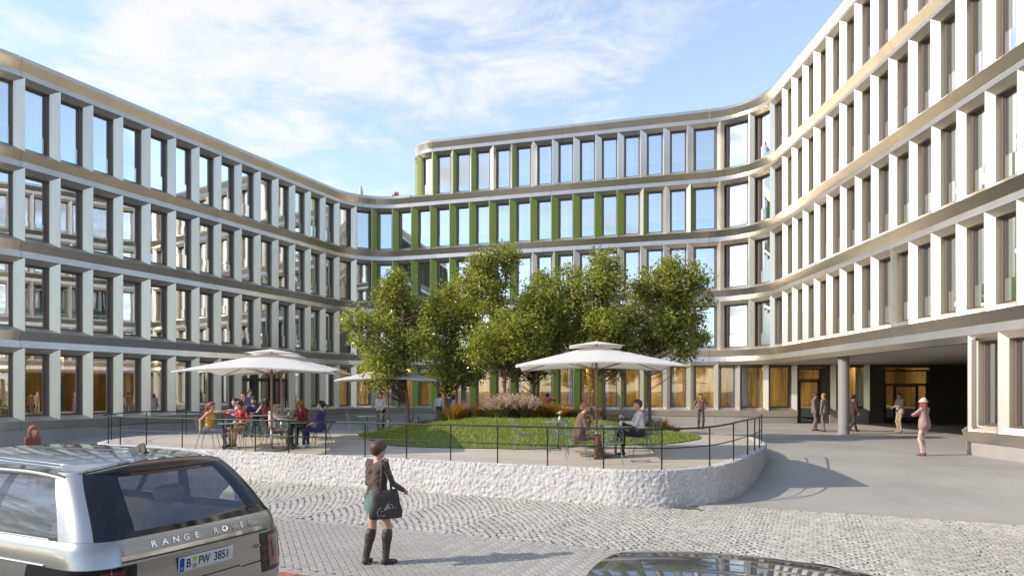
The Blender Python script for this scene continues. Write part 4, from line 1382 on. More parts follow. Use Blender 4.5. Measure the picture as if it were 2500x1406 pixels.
# ---------------------------------------------------------------- chairs and tables
M['sage'] = mat('sage_green_metal', (0.150, 0.215, 0.165), 0.42, 0.1)
M['sage_lt'] = mat('sage_top', (0.21, 0.28, 0.225), 0.38, 0.1)
def make_chair():
    """wire shell chair: branching lattice back and seat in one curved shell, four splayed legs. front = +x"""
    root = empty('wire_chair')
    rg = random.Random(4)
    def shell(u, w):
        """u: 0 front of seat .. 1 top of back, w: -1..1 across"""
        if u < .5:
            t_ = u / .5; x = .24 - .44 * t_; z = .445 - .02 * math.sin(math.pi * t_) + .025 * w * w * t_; hw = .20 + .035 * t_
        else:
            t_ = (u - .5) / .5; x = -.20 - .05 * min(1, t_ * 3) - .115 * t_; z = .445 + .40 * t_; hw = .235 - .035 * t_ ** 2
            x += .075 * w * w * (1 - .3 * t_); 
            if t_ > .82: hw *= 1 - .18 * ((t_ - .82) / .18) ** 2; 
        bl = max(0, 1 - abs(u - .5) / .10)
        if bl: x -= .0 * bl; z += .035 * bl
        return Vector((x, w * hw, z))
    # rim
    rim = [shell(u / 24, -1) for u in range(25)] + [shell(1, w / 5) for w in range(-4, 5)] + [shell(1 - u / 24, 1) for u in range(25)] + [shell(0, -w / 5) for w in range(-4, 5)]
    MB().tube(rim, .0085, 6, closed=True).build('rim', [M['sage']], root, smooth=True)
    def lattice(u0, u1, nu, nw, name):
        mb = MB(); G = {}
        for i in range(nu + 1):
            for j in range(nw + 1):
                w = -1 + 2 * (j + (.5 if i % 2 else 0)) / nw
                if w > 1: continue
                jit = .0 if (i in (0, nu) or abs(w) > .99) else .35
                G[i, j] = (u0 + (u1 - u0) * (i + rg.uniform(-jit, jit)) / nu, max(-1, min(1, w + rg.uniform(-jit, jit) * 1.2 / nw)))
        def strip(a, b):
            p, q = shell(*a), shell(*b)
            if (q - p).length < 1e-4: return
            mid = shell((a[0] + b[0]) / 2, (a[1] + b[1]) / 2)
            mb.tube([p, mid, q], [.0065, .0048, .0065], 4, cap=False)
        for (i, j), a in G.items():
            s_ = 0 if i % 2 == 0 else 1
            for k in ((i + 1, j - 1 + s_), (i + 1, j + s_)):
                if k in G and rg.random() < .93: strip(a, G[k])
            if (i, j + 1) in G and rg.random() < .22: strip(a, G[i, j + 1])
        mb.build(name, [M['sage']], root)
    lattice(.03, .50, 5, 6, 'seat'); lattice(.50, .98, 7, 6, 'backrest')
    for sx, sy in ((1, 1), (1, -1), (-1, 1), (-1, -1)):
        MB().tube([(.17 * sx - .02, .17 * sy, .435), ((.235 if sx > 0 else -.30) * 1.0, .225 * sy, 0)], [.0115, .0085], 7).build('leg', [M['sage']], root)
    fr = MB(); fr.tube([(.15, .17, .43), (-.19, .17, .43), (-.19, -.17, .43), (.15, -.17, .43)], .009, 6, closed=True); fr.build('seat_frame', [M['sage']], root)
    return root
def make_table():
    root = empty('bistro_table')
    MB().lathe([(0, .715), (.30, .715), (.385, .722), (.392, .73), (.385, .738), (0, .738)], 36).build('tabletop', [M['sage_lt']], root)
    MB().tube([(0, 0, .03), (0, 0, .716)], .031, 12).build('pedestal', [M['sage']], root, smooth=True)
    for k in range(4):
        a = k * math.pi / 2 + .785
        MB().tube([(0, 0, .045), (.17 * math.cos(a), .17 * math.sin(a), .035), (.29 * math.cos(a), .29 * math.sin(a), .012)], [.019, .015, .012], 6).build('foot', [M['sage']], root)
    return root
CH = make_chair(); TB = make_table()
_first = {'c': True, 't': True}
def chair_at(p, face, label, z=None):
    o = CH if _first['c'] else copy_tree(CH); _first['c'] = False
    o.location = (p[0], p[1], (tz(p[0], p[1]) if z is None else z) + .004); o.rotation_euler = (0, 0, R(face))
    return tag(o, label, 'chair', 'sage green wire chairs on the terrace')
def table_at(p, rz, label, z=None):
    o = TB if _first['t'] else copy_tree(TB); _first['t'] = False
    o.location = (p[0], p[1], (tz(p[0], p[1]) if z is None else z) + .004); o.rotation_euler = (0, 0, R(rz))
    return tag(o, label, 'table', 'round bistro tables on the terrace')
def T(x, y): 
    p = on_t(x, y); return (p.x, p.y)
# right group: two men
tR = pxd(1503, 16.45); tR = (tR.x, tR.y)
table_at(tR, 10, 'round green table between the two seated men under the right parasol')
cSuit = pxd(1412, 16.25); cSuit = (cSuit.x, cSuit.y)
chair_at(cSuit, 2, 'green wire chair under the man in the brown suit')
cWhite = pxd(1563, 16.75); cWhite = (cWhite.x, cWhite.y)
chair_at(cWhite, 184, 'green wire chair under the man with the red tie')
p = pxd(1496, 15.55); chair_at((p.x, p.y), 82, 'empty green wire chair with its back to the railing between the two men')
p = pxd(1582, 17.75); chair_at((p.x, p.y), 205, 'empty green wire chair just behind the man with the red tie')
p = pxd(1500, 17.6); chair_at((p.x, p.y), 262, 'empty green wire chair behind the table beside the right parasol pole')
tR2 = pxd(1362, 18.3); tR2 = (tR2.x, tR2.y)
table_at(tR2, 40, 'round green table at the lawn edge left of the suited man')
p = pxd(1280, 17.9); chair_at((p.x, p.y), 8, 'lone empty green wire chair on the left of the lawn edge table')
p = pxd(1362, 17.5); chair_at((p.x, p.y), 92, 'empty green wire chair seen from behind left of the brown suit')
p = pxd(1437, 18.6); chair_at((p.x, p.y), 190, 'empty green wire chair behind the shoulder of the suited man')
# left group
tA = pxd(567, 19.35); tA = (tA.x, tA.y); table_at(tA, 15, 'round green table between the yellow and the red topped women')
tB = pxd(722, 19.3); tB = (tB.x, tB.y); table_at(tB, 25, 'round green table before the man in the white shirt')
cYel = pxd(510, 19.55); cYel = (cYel.x, cYel.y); chair_at(cYel, 3, 'green wire chair under the woman in yellow')
cRed = pxd(588, 20.3); cRed = (cRed.x, cRed.y); chair_at(cRed, 262, 'green wire chair under the woman in the red sweater')
p = pxd(611, 18.95); chair_at((p.x, p.y), 128, 'empty green wire chair with its lattice back towards the railing on the left')
cWh2 = pxd(667, 19.3); cWh2 = (cWh2.x, cWh2.y); chair_at(cWh2, 3, 'green wire chair under the man in the white shirt at the left table')
cPur = pxd(783, 19.4); cPur = (cPur.x, cPur.y); chair_at(cPur, 183, 'green wire chair under the woman in the purple dress')
cCar = pxd(742, 20.2); cCar = (cCar.x, cCar.y); chair_at(cCar, 250, 'green wire chair under the woman with long red hair')
tC = pxd(705, 21.9); tC = (tC.x, tC.y); table_at(tC, 0, 'round green table behind the white shirted man in the left group')
p = pxd(697, 22.7); chair_at((p.x, p.y), 265, 'empty green wire chair left of the pair behind the rear left table')
p = pxd(727, 22.6); chair_at((p.x, p.y), 255, 'empty green wire chair right of the pair behind the rear left table')
tD = pxd(640, 22.9); tD = (tD.x, tD.y); table_at(tD, 0, 'round green table in front of the man in the navy jacket')
cNav = pxd(621, 23.6); cNav = (cNav.x, cNav.y); chair_at(cNav, 275, 'green wire chair under the man in the navy jacket')
cBlu = pxd(588, 23.4); cBlu = (cBlu.x, cBlu.y); chair_at(cBlu, 200, 'green wire chair under the person in the light blue shirt')
cPnk = pxd(650, 23.5); cPnk = (cPnk.x, cPnk.y); chair_at(cPnk, 230, 'green wire chair under the dark haired woman in the left rear group')
# shaded tables at the back
tE = pxd(897, 28.2); tE = (tE.x, tE.y); table_at(tE, 0, 'shaded round table far behind the railing left of the standing man')
for (x, Y, a, lab) in ((868, 28.0, 0, 'shaded wire chair left of the far table'), (880, 29.0, 300, 'shaded wire chair behind the far table'), (914, 28.6, 185, 'shaded wire chair right of the far table'),
                       (938, 27.2, 95, 'shaded wire chair in front of the standing man'), (966, 28.6, 10, 'shaded wire chair left of the leftmost tree trunk'), (991, 28.9, 190, 'shaded wire chair just behind the leftmost tree trunk'), (1050, 30.2, 180, 'shaded wire chair between the two leftmost tree trunks')):
    p = pxd(x, Y); chair_at((p.x, p.y), a, lab)
tF = pxd(1022, 29.9); table_at((tF.x, tF.y), 0, 'shaded round table between the two leftmost tree trunks')
# things on the tables
M['china'] = mat('white_china', (0.75, 0.74, 0.72), .25)
M['paper'] = mat('paper', (0.78, 0.77, 0.74), .8)
M['cola'] = mat('dark_glass', (0.03, 0.02, 0.015), .08)
def cup(p, z, label):
    r = empty('coffee_cup', (p[0], p[1], z))
    tag(r, label, 'cup', 'coffee cups on the terrace tables')
    MB().lathe([(0, 0), (.06, .003), (.075, .012), (.072, .014), (0, .008)], 18).build('saucer', [M['china']], r, smooth=True)
    MB().lathe([(0, .01), (.022, .01), (.036, .05), (.038, .07), (.035, .07), (.032, .05), (0, .02)], 16).build('cup', [M['china']], r, smooth=True)
    MB().tube([(.035, 0, .06), (.058, 0, .055), (.055, 0, .03), (.031, 0, .025)], .004, 5).build('handle', [M['china']], r)
TOP = .744
def on_table(t_, dx, dy): return (t_[0] + dx, t_[1] + dy), tz(t_[0], t_[1]) + TOP
q, z = on_table(tA, .12, -.12); cup(q, z, 'white coffee cup on the table of the woman in yellow')
q, z = on_table(tA, .22, .05); cup(q, z, 'white coffee cup in front of the woman in red')
q, z = on_table(tB, -.1, .1); cup(q, z, 'white coffee cup on the table of the white shirted man')
def flat_item(t_, dx, dy, rz, label, name='menu_card', sx=.21, sy=.30):
    q, z = on_table(t_, dx, dy)
    mb = MB().box((0, 0, .004), (sx, sy, .008)); mb.box((0, 0, .010), (sx * .96, sy * .97, .003))
    tag(mb.build(name, [M['paper']], None, (q[0], q[1], z), R(rz)), label, 'paper')
flat_item(tR, -.12, -.02, 20, 'white magazine lying on the table between the two men', 'magazine')
def flowers(t_, dx, dy, label):
    q, z = on_table(t_, dx, dy); r = empty('flower_vase', (q[0], q[1], z)); tag(r, label, 'vase')
    MB().lathe([(0, 0), (.03, 0), (.04, .05), (.022, .10), (.026, .13), (.022, .13), (0, .1)], 14).build('vase', [M['china']], r, smooth=True)
    rg = random.Random(len(label)); mb = MB(); m2 = MB()
    for i in range(9):
        a = rg.uniform(0, 6.28); c = Vector((.07 * math.cos(a) * rg.random(), .07 * math.sin(a) * rg.random(), rg.uniform(.19, .27)))
        mb.tube([(0, 0, .12), c], .003, 4)
        m2.lathe([(0, -.012), (.018, -.004), (.02, .008), (0, .014)], 8, c=c)
    mb.build('stem', [M['g_green']], r); m2.build('blossom', [M['china']], r)
flowers(tR2, .05, .05, 'small vase of white flowers on the lawn edge table')
flowers(tC, .0, .0, 'small vase on the rear left table')
flowers(tR, .14, .10, 'small vase of white flowers beside the right parasol pole')
# ---------------------------------------------------------------- people: one continuous skin from blended limbs
def surface_nets(D, MT, org, h):
    """D: signed distance grid -> verts, quads, material per quad"""
    ins = D < 0
    nx, ny, nz = D.shape
    c = [(i, j, k) for i in (0, 1) for j in (0, 1) for k in (0, 1)]
    sh = (nx - 1, ny - 1, nz - 1)
    cnt = np.zeros(sh, np.int8)
    def sl(i, j, k): return (slice(i, nx - 1 + i), slice(j, ny - 1 + j), slice(k, nz - 1 + k))
    for q in c: cnt += ins[sl(*q)]
    act = (cnt > 0) & (cnt < 8)
    idx = np.argwhere(act)
    if len(idx) == 0: return None
    pos = np.zeros((len(idx), 3)); num = np.zeros(len(idx))
    I, J, K = idx.T
    for a in range(8):
        for b in range(a + 1, 8):
            d = np.abs(np.array(c[a]) - np.array(c[b]))
            if d.sum() != 1: continue
            da = D[I + c[a][0], J + c[a][1], K + c[a][2]]; db = D[I + c[b][0], J + c[b][1], K + c[b][2]]
            m = (da < 0) != (db < 0)
            t_ = np.where(m, da / np.where(m, da - db, 1), 0)
            p = np.array(c[a])[None, :] + t_[:, None] * (np.array(c[b]) - np.array(c[a]))[None, :]
            pos[m] += p[m]; num[m] += 1
    pos = pos / num[:, None] + idx
    vid = -np.ones(sh, np.int64); vid[I, J, K] = np.arange(len(idx))
    mcell = MT[I, J, K]
    quads = []; mq = []
    for ax in range(3):
        s0 = [slice(None)] * 3; s1 = [slice(None)] * 3
        s0[ax] = slice(0, -1); s1[ax] = slice(1, None)
        e = ins[tuple(s0)] != ins[tuple(s1)]
        E_ = np.argwhere(e)
        o1, o2 = [(1, 2), (2, 0), (0, 1)][ax]
        E_ = E_[(E_[:, o1] > 0) & (E_[:, o2] > 0)]
        ok = np.ones(len(E_), bool)
        for k_ in range(3):
            ok &= E_[:, k_] < sh[k_]
        E_ = E_[ok]
        u = np.zeros(3, int); u[o1] = 1; w = np.zeros(3, int); w[o2] = 1
        def g(P): return vid[P[:, 0], P[:, 1], P[:, 2]]
        a, b, cc, d = g(E_), g(E_ - u), g(E_ - u - w), g(E_ - w)
        fl = ins[E_[:, 0], E_[:, 1], E_[:, 2]]
        q = np.stack([a, b, cc, d], 1); q[~fl] = q[~fl][:, ::-1]
        ok = (q >= 0).all(1); q = q[ok]
        quads.append(q); mq.append(MT[E_[ok][:, 0], E_[ok][:, 1], E_[ok][:, 2]])
    Q = np.concatenate(quads); MQ = np.concatenate(mq)
    return pos * h + org, Q, MQ
def sdf_mesh(name, prims, mats, h, folds=0):
    """prims: (p0, p1, r0, r1, mat, blend)"""
    P = np.array([[*p[0], *p[1]] for p in prims]); rmax = max(max(p[2], p[3]) for p in prims)
    lo = np.minimum(P[:, :3], P[:, 3:]).min(0) - rmax - 3 * h; hi = np.maximum(P[:, :3], P[:, 3:]).max(0) + rmax + 3 * h
    n = np.ceil((hi - lo) / h).astype(int) + 1
    D = np.full(n, 0.5, np.float32); B_ = np.full(n, 0.5, np.float32); MT = np.zeros(n, np.int16)
    for (a, b, r0, r1, m, k) in prims:
        a = np.array(a, float); b = np.array(b, float); mg = max(r0, r1) + 0.05 + k
        i0 = np.maximum(0, np.floor((np.minimum(a, b) - mg - lo) / h).astype(int)); i1 = np.minimum(n, np.ceil((np.maximum(a, b) + mg - lo) / h).astype(int) + 1)
        s_ = tuple(slice(x, y) for x, y in zip(i0, i1))
        gx, gy, gz_ = np.meshgrid(*(lo[q] + np.arange(i0[q], i1[q]) * h for q in range(3)), indexing='ij')
        ab = b - a; L2 = max(1e-9, float(ab @ ab))
        t_ = np.clip(((gx - a[0]) * ab[0] + (gy - a[1]) * ab[1] + (gz_ - a[2]) * ab[2]) / L2, 0, 1)
        d = np.sqrt((gx - a[0] - t_ * ab[0]) ** 2 + (gy - a[1] - t_ * ab[1]) ** 2 + (gz_ - a[2] - t_ * ab[2]) ** 2) - (r0 + (r1 - r0) * t_)
        d = d.astype(np.float32)
        if k < 0:                      # paint only: recolours the surface without moving it
            sel = d < 0; MT[s_][sel] = m; B_[s_][sel] = np.minimum(B_[s_][sel], -9.0); continue
        cur = D[s_]
        if k > 0:
            hh = np.clip(.5 + .5 * (cur - d) / k, 0, 1); D[s_] = cur * (1 - hh) + d * hh - k * hh * (1 - hh)
        else: D[s_] = np.minimum(cur, d)
        sel = d < B_[s_]; B_[s_][sel] = d[sel]; MT[s_][sel] = m
    if folds:
        gx, gy, gz_ = np.meshgrid(*(lo[q] + np.arange(n[q]) * h for q in range(3)), indexing='ij', sparse=True)
        ph = folds * 1.7
        w_ = np.sin(31 * gz_ + 9 * gx + 4 * np.sin(13 * gy + ph) + ph) * .5 + np.sin(23 * gz_ - 17 * gy + 3 * np.sin(19 * gx + ph)) * .5 + .45 * np.sin(47 * gy + 29 * gz_ + 5 * np.sin(11 * gz_ + ph))
        D += np.where(MT >= 1, .0046 * w_, 0).astype(np.float32) * np.isin(MT, (1, 2, 6, 8)).astype(np.float32)
    out = surface_nets(D, MT, lo, h)
    V, Q, MQ = out
    me = bpy.data.meshes.new(name)
    me.vertices.add(len(V)); me.vertices.foreach_set('co', V.astype(np.float32).ravel())
    me.loops.add(Q.size); me.loops.foreach_set('vertex_index', Q.astype(np.int32).ravel())
    me.polygons.add(len(Q)); me.polygons.foreach_set('loop_start', np.arange(0, Q.size, 4, dtype=np.int32)); me.polygons.foreach_set('loop_total', np.full(len(Q), 4, np.int32))
    for m in mats: me.materials.append(m)
    me.polygons.foreach_set('material_index', MQ.astype(np.int32)); me.polygons.foreach_set('use_smooth', np.ones(len(Q), bool))
    me.update(calc_edges=True); me.validate()
    return me

_cm = {}
def cloth(col, rough=.85, sheen=.15):
    k = tuple(col)
    if k not in _cm: _cm[k] = mat('cloth_%d' % len(_cm), col, rough, 0, var=.14, vscale=7, bump=.8, bscale=13, sheen=sheen, bdist=.035)
    return _cm[k]
SKIN = {}
def skin(tone):
    if tone not in SKIN:
        c = {'fair': (.56, .33, .24), 'tan': (.45, .25, .165), 'pale': (.64, .42, .33)}[tone]
        m = mat('skin_' + tone, c, .5, 0, var=.07, vscale=20)
        m.node_tree.nodes['Principled BSDF'].inputs['Subsurface Weight'].default_value = .08
        m.node_tree.nodes['Principled BSDF'].inputs['Subsurface Radius'].default_value = (.02, .008, .004)
        SKIN[tone] = m
    return SKIN[tone]
HAIRM = {}
def hairm(c):
    if c not in HAIRM:
        col = {'brown': (.075, .040, .024), 'dark': (.018, .013, .012), 'red': (.26, .065, .022), 'ginger': (.34, .14, .045), 'blond': (.36, .22, .10), 'grey': (.28, .26, .25), 'auburn': (.13, .05, .03)}[c]
        HAIRM[c] = mat('hair_' + c, col, .45, 0, var=.35, vscale=50, bump=.7, bscale=90)
    return HAIRM[c]
M['eye'] = mat('eye_dark', (.02, .015, .012), .3); M['lip'] = mat('lip', (.40, .13, .11), .5)
def v3(*a): return Vector(a)
def ik(a, b, l1, l2, pole):
    """middle joint between a and b, bent towards pole"""
    d = b - a; L = d.length; mx = (l1 + l2) * .999
    if L > mx: b = a + d.normalized() * mx; d = b - a; L = mx
    x = (l1 * l1 - l2 * l2 + L * L) / (2 * L); hgt = math.sqrt(max(0, l1 * l1 - x * x))
    n = d.normalized(); pl = pole - n * pole.dot(n)
    if pl.length < 1e-4: pl = Vector((1, 0, 0)) - n * n.x
    return a + n * x + pl.normalized() * hgt, b

def person(label, loc, face, h=1.75, sex='m', pose='stand', top=(.5, .5, .5), bottom=(.1, .1, .12), shoes=(.05, .04, .035), tone='fair', hair='brown', hairstyle='short',
           hands=None, feet=None, lean=0.0, side=0.0, head=(0, 0), sleeves='long', jacket=None, skirt=None, boots=None, res=.0115, shirt=None, tie=None, legs='trousers', elbows=None, hat=None, hips_z=None, beard=False, hoodie=None, group=None, knees=None, hem=True):
    """local frame: +x is where the person faces, +y left, +z up. head = (turn left deg, nod down deg)"""
    k = h / 1.75
    w = 1.0 if sex == 'm' else .88
    root = empty('person', loc, R(face))
    tag(root, label, 'person', group)
    sit = pose == 'sit'
    pz = (hips_z if hips_z else (.555 if sit else .968 * k))
    pel = v3(0, side, pz)
    cl_, sl_ = math.cos(lean), math.sin(lean)
    def up(d, fx=0, fy=0):                       # point on the (leaning) spine
        return pel + v3(sl_ * d * k + fx * cl_, fy, cl_ * d * k - fx * sl_)
    waist, chest, neck = up(.16), up(.36, .01), up(.535, -.01)
    hd = up(.655, .03)
    sh = [up(.475, -.005, s * .185 * w * k) for s in (1, -1)]
    hp = [pel + v3(.0, s * .088 * k, -.03 * k) for s in (1, -1)]
    # legs
    tl, sl2 = .44 * k, .43 * k
    if feet is None:
        feet = [(.46, .11, 0), (.40, -.12, 0)] if sit else [(.02, .11, 0), (-.02, -.11, 0)]
    ank = [v3(f[0], f[1], (f[2] if len(f) > 2 else 0) + .085 * k) for f in feet]
    kn = []
    for i in range(2):
        pole = v3(1, (.12 if i == 0 else -.12), .6 if sit else 0)
        if knees and knees[i]: pole = v3(*knees[i])
        m_, a_ = ik(hp[i], ank[i], tl, sl2, pole); kn.append(m_); ank[i] = a_
    # arms
    ul, fl = .29 * k, .255 * k
    if hands is None:
        hands = [(.04, .27 * w, pz - .10), (.04, -.27 * w, pz - .10)]
    el = []; hn = []
    for i in range(2):
        t_ = v3(*hands[i]); pole = v3(-.6, (.55 if i == 0 else -.55), -.5)
        if elbows and elbows[i]: pole = v3(*elbows[i])
        m_, b_ = ik(sh[i], t_, ul, fl, pole); el.append(m_); hn.append(b_)
    SK, TP, BT, SH, EY, LI, SHI, TIE, JK, BO = range(10)
    mats = [skin(tone), cloth(top), cloth(bottom), cloth(shoes, .5, 0), M['eye'], M['lip'], cloth(shirt or (.7, .7, .7)), cloth(tie or (.2, .02, .02)), cloth(jacket or top), cloth(boots or shoes, .55, 0)]
    pr = []
    def cap(a, b, r0, r1, m, bl=.02): pr.append((tuple(a), tuple(b), r0, r1, m, bl))
    T_ = JK if jacket else TP
    jx = .016 if jacket else 0.0
    # torso
    cr = (.098 if sex == 'm' else .086) * k; wr = (.098 if sex == 'm' else .080) * k; hr = (.102 if sex == 'm' else .108) * k
    for s in (1, -1):
        cap(up(.06, 0, s * .055 * k), up(.22, .0, s * .052 * k * w), hr * .92 + jx, wr + jx, T_, .05)
        cap(up(.22, .0, s * .055 * k * w), up(.40, .0, s * .082 * k * w), wr + jx, cr + jx, T_, .05)
        cap(up(.42, 0, s * .06 * k), up(.465, -.008, s * .165 * k * w), .070 * k + jx, .056 * k + jx, T_, .04)
        cap(hp[0 if s > 0 else 1] + v3(-.02, 0, .02), up(.05, -.01, s * .06 * k), hr, hr * .92, BT, .05)
        if sex == 'f': cap(up(.36, .075 * k, s * .062 * k), up(.345, .085 * k, s * .062 * k), .052 * k, .048 * k, T_, .05)
    if jacket and hem:                           # hem of the jacket
        for s in (1, -1): cap(up(.10, -.01, s * .07 * k), up(-.06, -.012, s * .075 * k), .108 * k + jx, .112 * k + jx, T_, .04)
    # neck and head
    cap(up(.47), hd + v3(-.015, 0, -.07 * k), .056 * k * (.95 if sex == 'm' else .82), .050 * k * (.95 if sex == 'm' else .85), SK, .03)
    ht, hn_ = R(head[0]), R(head[1])
    Rh = Matrix.Rotation(ht, 3, 'Z') @ Matrix.Rotation(hn_, 3, 'Y')
    def H_(x, y, z): return hd + (Rh @ v3(x * k, y * k, z * k))
    cap(H_(-.018, 0, .035), H_(.0, 0, .040), .086 * k, .083 * k, SK, .02)
    cap(H_(.012, 0, .0), H_(.028, 0, -.045), .068 * k, .056 * k, SK, .03)
    cap(H_(.036, 0, -.060), H_(.048, 0, -.072), .046 * k, .030 * k, SK, .03)        # jaw, chin
    cap(H_(.086, 0, .015), H_(.104, 0, -.018), .010 * k, .014 * k, SK, .012)        # nose
    for s in (1, -1):
        cap(H_(-.004, s * .080, .004), H_(-.010, s * .084, -.022), .016 * k, .011 * k, SK, .008)
        pr.append((tuple(H_(.090, s * .031, .012)), tuple(H_(.098, s * .031, .012)), .0115 * k, .0115 * k, EY, -1))
    pr.append((tuple(H_(.085, .018, -.046)), tuple(H_(.085, -.018, -.046)), .0095 * k, .0095 * k, LI, -1))
    # shirt front and tie
    if shirt:
        pr.append((tuple(up(.44, .12)), tuple(up(.20, .13)), .050 * k, .012 * k, SHI, -1)); pr.append((tuple(up(.50, .0)), tuple(up(.515, .0)), .072 * k, .068 * k, SHI, -1))
    if tie: pr.append((tuple(up(.45, .12)), tuple(up(.16, .13)), .018 * k, .030 * k, TIE, -1))
    # arms
    for i, s in enumerate((1, -1)):
        A = T_ if sleeves != 'none' else SK
        fm = T_ if sleeves == 'long' else SK
        ar = (.052 if sex == 'm' else .043) * k + jx * .5
        cap(sh[i], el[i], ar, ar * .82, A, .03)
        if sleeves == 'short':
            cap(sh[i], sh[i].lerp(el[i], .5), ar + .008, ar * .9 + .012, T_, .02)
            pr.append((tuple(sh[i].lerp(el[i], .62)), tuple(el[i]), .07, .07, SK, -1))
        d = (hn[i] - el[i]).normalized()
        cap(el[i], hn[i], ar * .80, .030 * k + jx * .4, fm, .02)
        # hand: palm, four fingers of unequal length, thumb
        fw = d; sidev = fw.cross(v3(0, 0, 1))
        if sidev.length < .2: sidev = fw.cross(v3(1, 0, 0))
        sidev.normalize(); upv = sidev.cross(fw).normalized()
        p0 = hn[i] + fw * .012 * k; p1 = hn[i] + fw * .068 * k
        for q in (-.018, .018): cap(p0 + sidev * q * .7 * k, p1 + sidev * q * k, .019 * k, .017 * k, SK, .015)
        for q, L_ in ((-.030, .058), (-.010, .072), (.010, .068), (.029, .052)):
            m1 = p1 + sidev * q * k + fw * L_ * .5 * k - upv * .008 * k; m2 = m1 + fw * L_ * .42 * k - upv * .026 * k
            cap(p1 + sidev * q * k * .9, m1, .0098 * k, .0090 * k, SK, .004); cap(m1, m2, .0090 * k, .0078 * k, SK, .003)
        th = -s
        t0 = p0 + sidev * .024 * th * k; t1 = t0 + (fw * .030 + sidev * .026 * th) * k; t2 = t1 + (fw * .030 + sidev * .004 * th - upv * .008) * k
        cap(t0, t1, .0125 * k, .0105 * k, SK, .008); cap(t1, t2, .0105 * k, .0085 * k, SK, .003)
    # legs and feet
    tr = (.078 if sex == 'm' else .076) * k; cr2 = .056 * k; an = .038 * k
    for i, s in enumerate((1, -1)):
        LT = BT if legs in ('trousers',) else SK
        wide = .010 if (legs == 'trousers' and sex == 'm') else 0
        cap(hp[i], kn[i], tr, .055 * k + wide * .6, LT, .04)
        cf = kn[i].lerp(ank[i], .30) + v3(-.012, 0, 0)
        if legs == 'bare' or legs == 'kneesocks':
            lm = SK if legs == 'bare' else BT
            cap(kn[i], cf, .050 * k, cr2 * .95, lm, .03); cap(cf, ank[i], cr2 * .95, an * .95, lm, .02)
        else:
            cap(kn[i], cf, .054 * k + wide, cr2 + wide, LT, .03); cap(cf, ank[i] + v3(0, 0, .0), cr2 + wide, an + wide * 1.4, LT, .02)
        if boots:
            b0 = kn[i].lerp(ank[i], .16); o_ = v3(-.010, 0, 0); cap(b0 + o_, kn[i].lerp(ank[i], .34) + o_, cr2 * 1.34, cr2 * 1.30, BO, .01); cap(kn[i].lerp(ank[i], .26) + o_, ank[i], cr2 * 1.24, an * 1.25, BO, .015)
        fo = v3(1, s * .16, 0).normalized()
        if len(feet[i]) > 3: fo = v3(math.cos(R(feet[i][3])), math.sin(R(feet[i][3])), 0)
        sm_ = BO if boots else SH
        hl = ank[i] - fo * .03 * k; hl.z = ank[i].z - .045 * k
        toe = ank[i] + fo * .155 * k; toe.z = ank[i].z - .058 * k
        cap(ank[i] - v3(0, 0, .015), hl, .042 * k, .042 * k, sm_, .02); cap(hl, toe, .040 * k, .027 * k, sm_, .02)
        ball = ank[i] + fo * .10 * k; ball.z = ank[i].z - .055 * k
        sd_ = v3(-fo.y, fo.x, 0) * .018 * k
        cap(ball - sd_, ball + sd_, .030 * k, .030 * k, sm_, .02)
    me = sdf_mesh('body', pr, mats, res, 1 + len(label) % 7)
    link('body', me, root)
    # hair
    hp_ = []
    def hc(a, b, r0, r1, bl=.02): hp_.append((tuple(a), tuple(b), r0, r1, 0, bl))
    if hairstyle != 'bald':
        hc(H_(-.030, 0, .052), H_(-.012, 0, .058), .092 * k, .090 * k)
        hc(H_(-.050, 0, .0), H_(-.045, 0, .05), .072 * k, .082 * k)
        hc(H_(.045, .02, .100), H_(.045, -.02, .100), .034 * k, .034 * k, .03)
        for s in (1, -1): hc(H_(-.02, s * .070, .045), H_(-.012, s * .076, .018), .030 * k, .020 * k)
        if hairstyle == 'bob': 
            hc(H_(-.035, 0, .055), H_(-.005, 0, .066), .100 * k, .098 * k)
            hc(H_(.055, .045, .085), H_(.060, -.045, .078), .035 * k, .038 * k, .03)
            for s in (1, -1): hc(H_(-.02, s * .074, .05), H_(-.005, s * .080, .012), .032 * k, .024 * k)
        if hairstyle in ('long', 'mess'):
            for s in (1, -1):
                hc(H_(-.03, s * .075, .04), H_(-.01, s * .088, -.09), .038 * k, .034 * k); hc(H_(-.01, s * .088, -.09), H_(-.005, s * .085, -.22), .034 * k, .020 * k)
            hc(H_(-.07, 0, .02), H_(-.075, 0, -.20), .068 * k, .055 * k, .04)
        if hairstyle == 'mess': hc(H_(.05, .05, .04), H_(.05, .06, -.10), .035 * k, .022 * k); hc(H_(.06, -.03, .06), H_(.075, -.05, -.06), .035 * k, .018 * k)
        if hairstyle == 'pony':
            hc(H_(-.10, 0, .07), H_(-.135, 0, .04), .030 * k, .034 * k); hc(H_(-.135, 0, .04), H_(-.165, 0, -.20), .042 * k, .040 * k); hc(H_(-.165, 0, -.20), H_(-.185, 0, -.47), .040 * k, .018 * k)
        if hairstyle == 'bun': hc(H_(-.11, 0, .04), H_(-.12, 0, .03), .042 * k, .042 * k)
        link('hair', sdf_mesh('hair', hp_, [hairm(hair)], min(res, .010)), root)
    if beard:
        link('beard', sdf_mesh('beard', [(tuple(H_(.034, s * .03, -.062)), tuple(H_(.05, 0, -.078)), .036 * k, .032 * k, 0, .02) for s in (1, -1)], [hairm(hair)], .009), root)
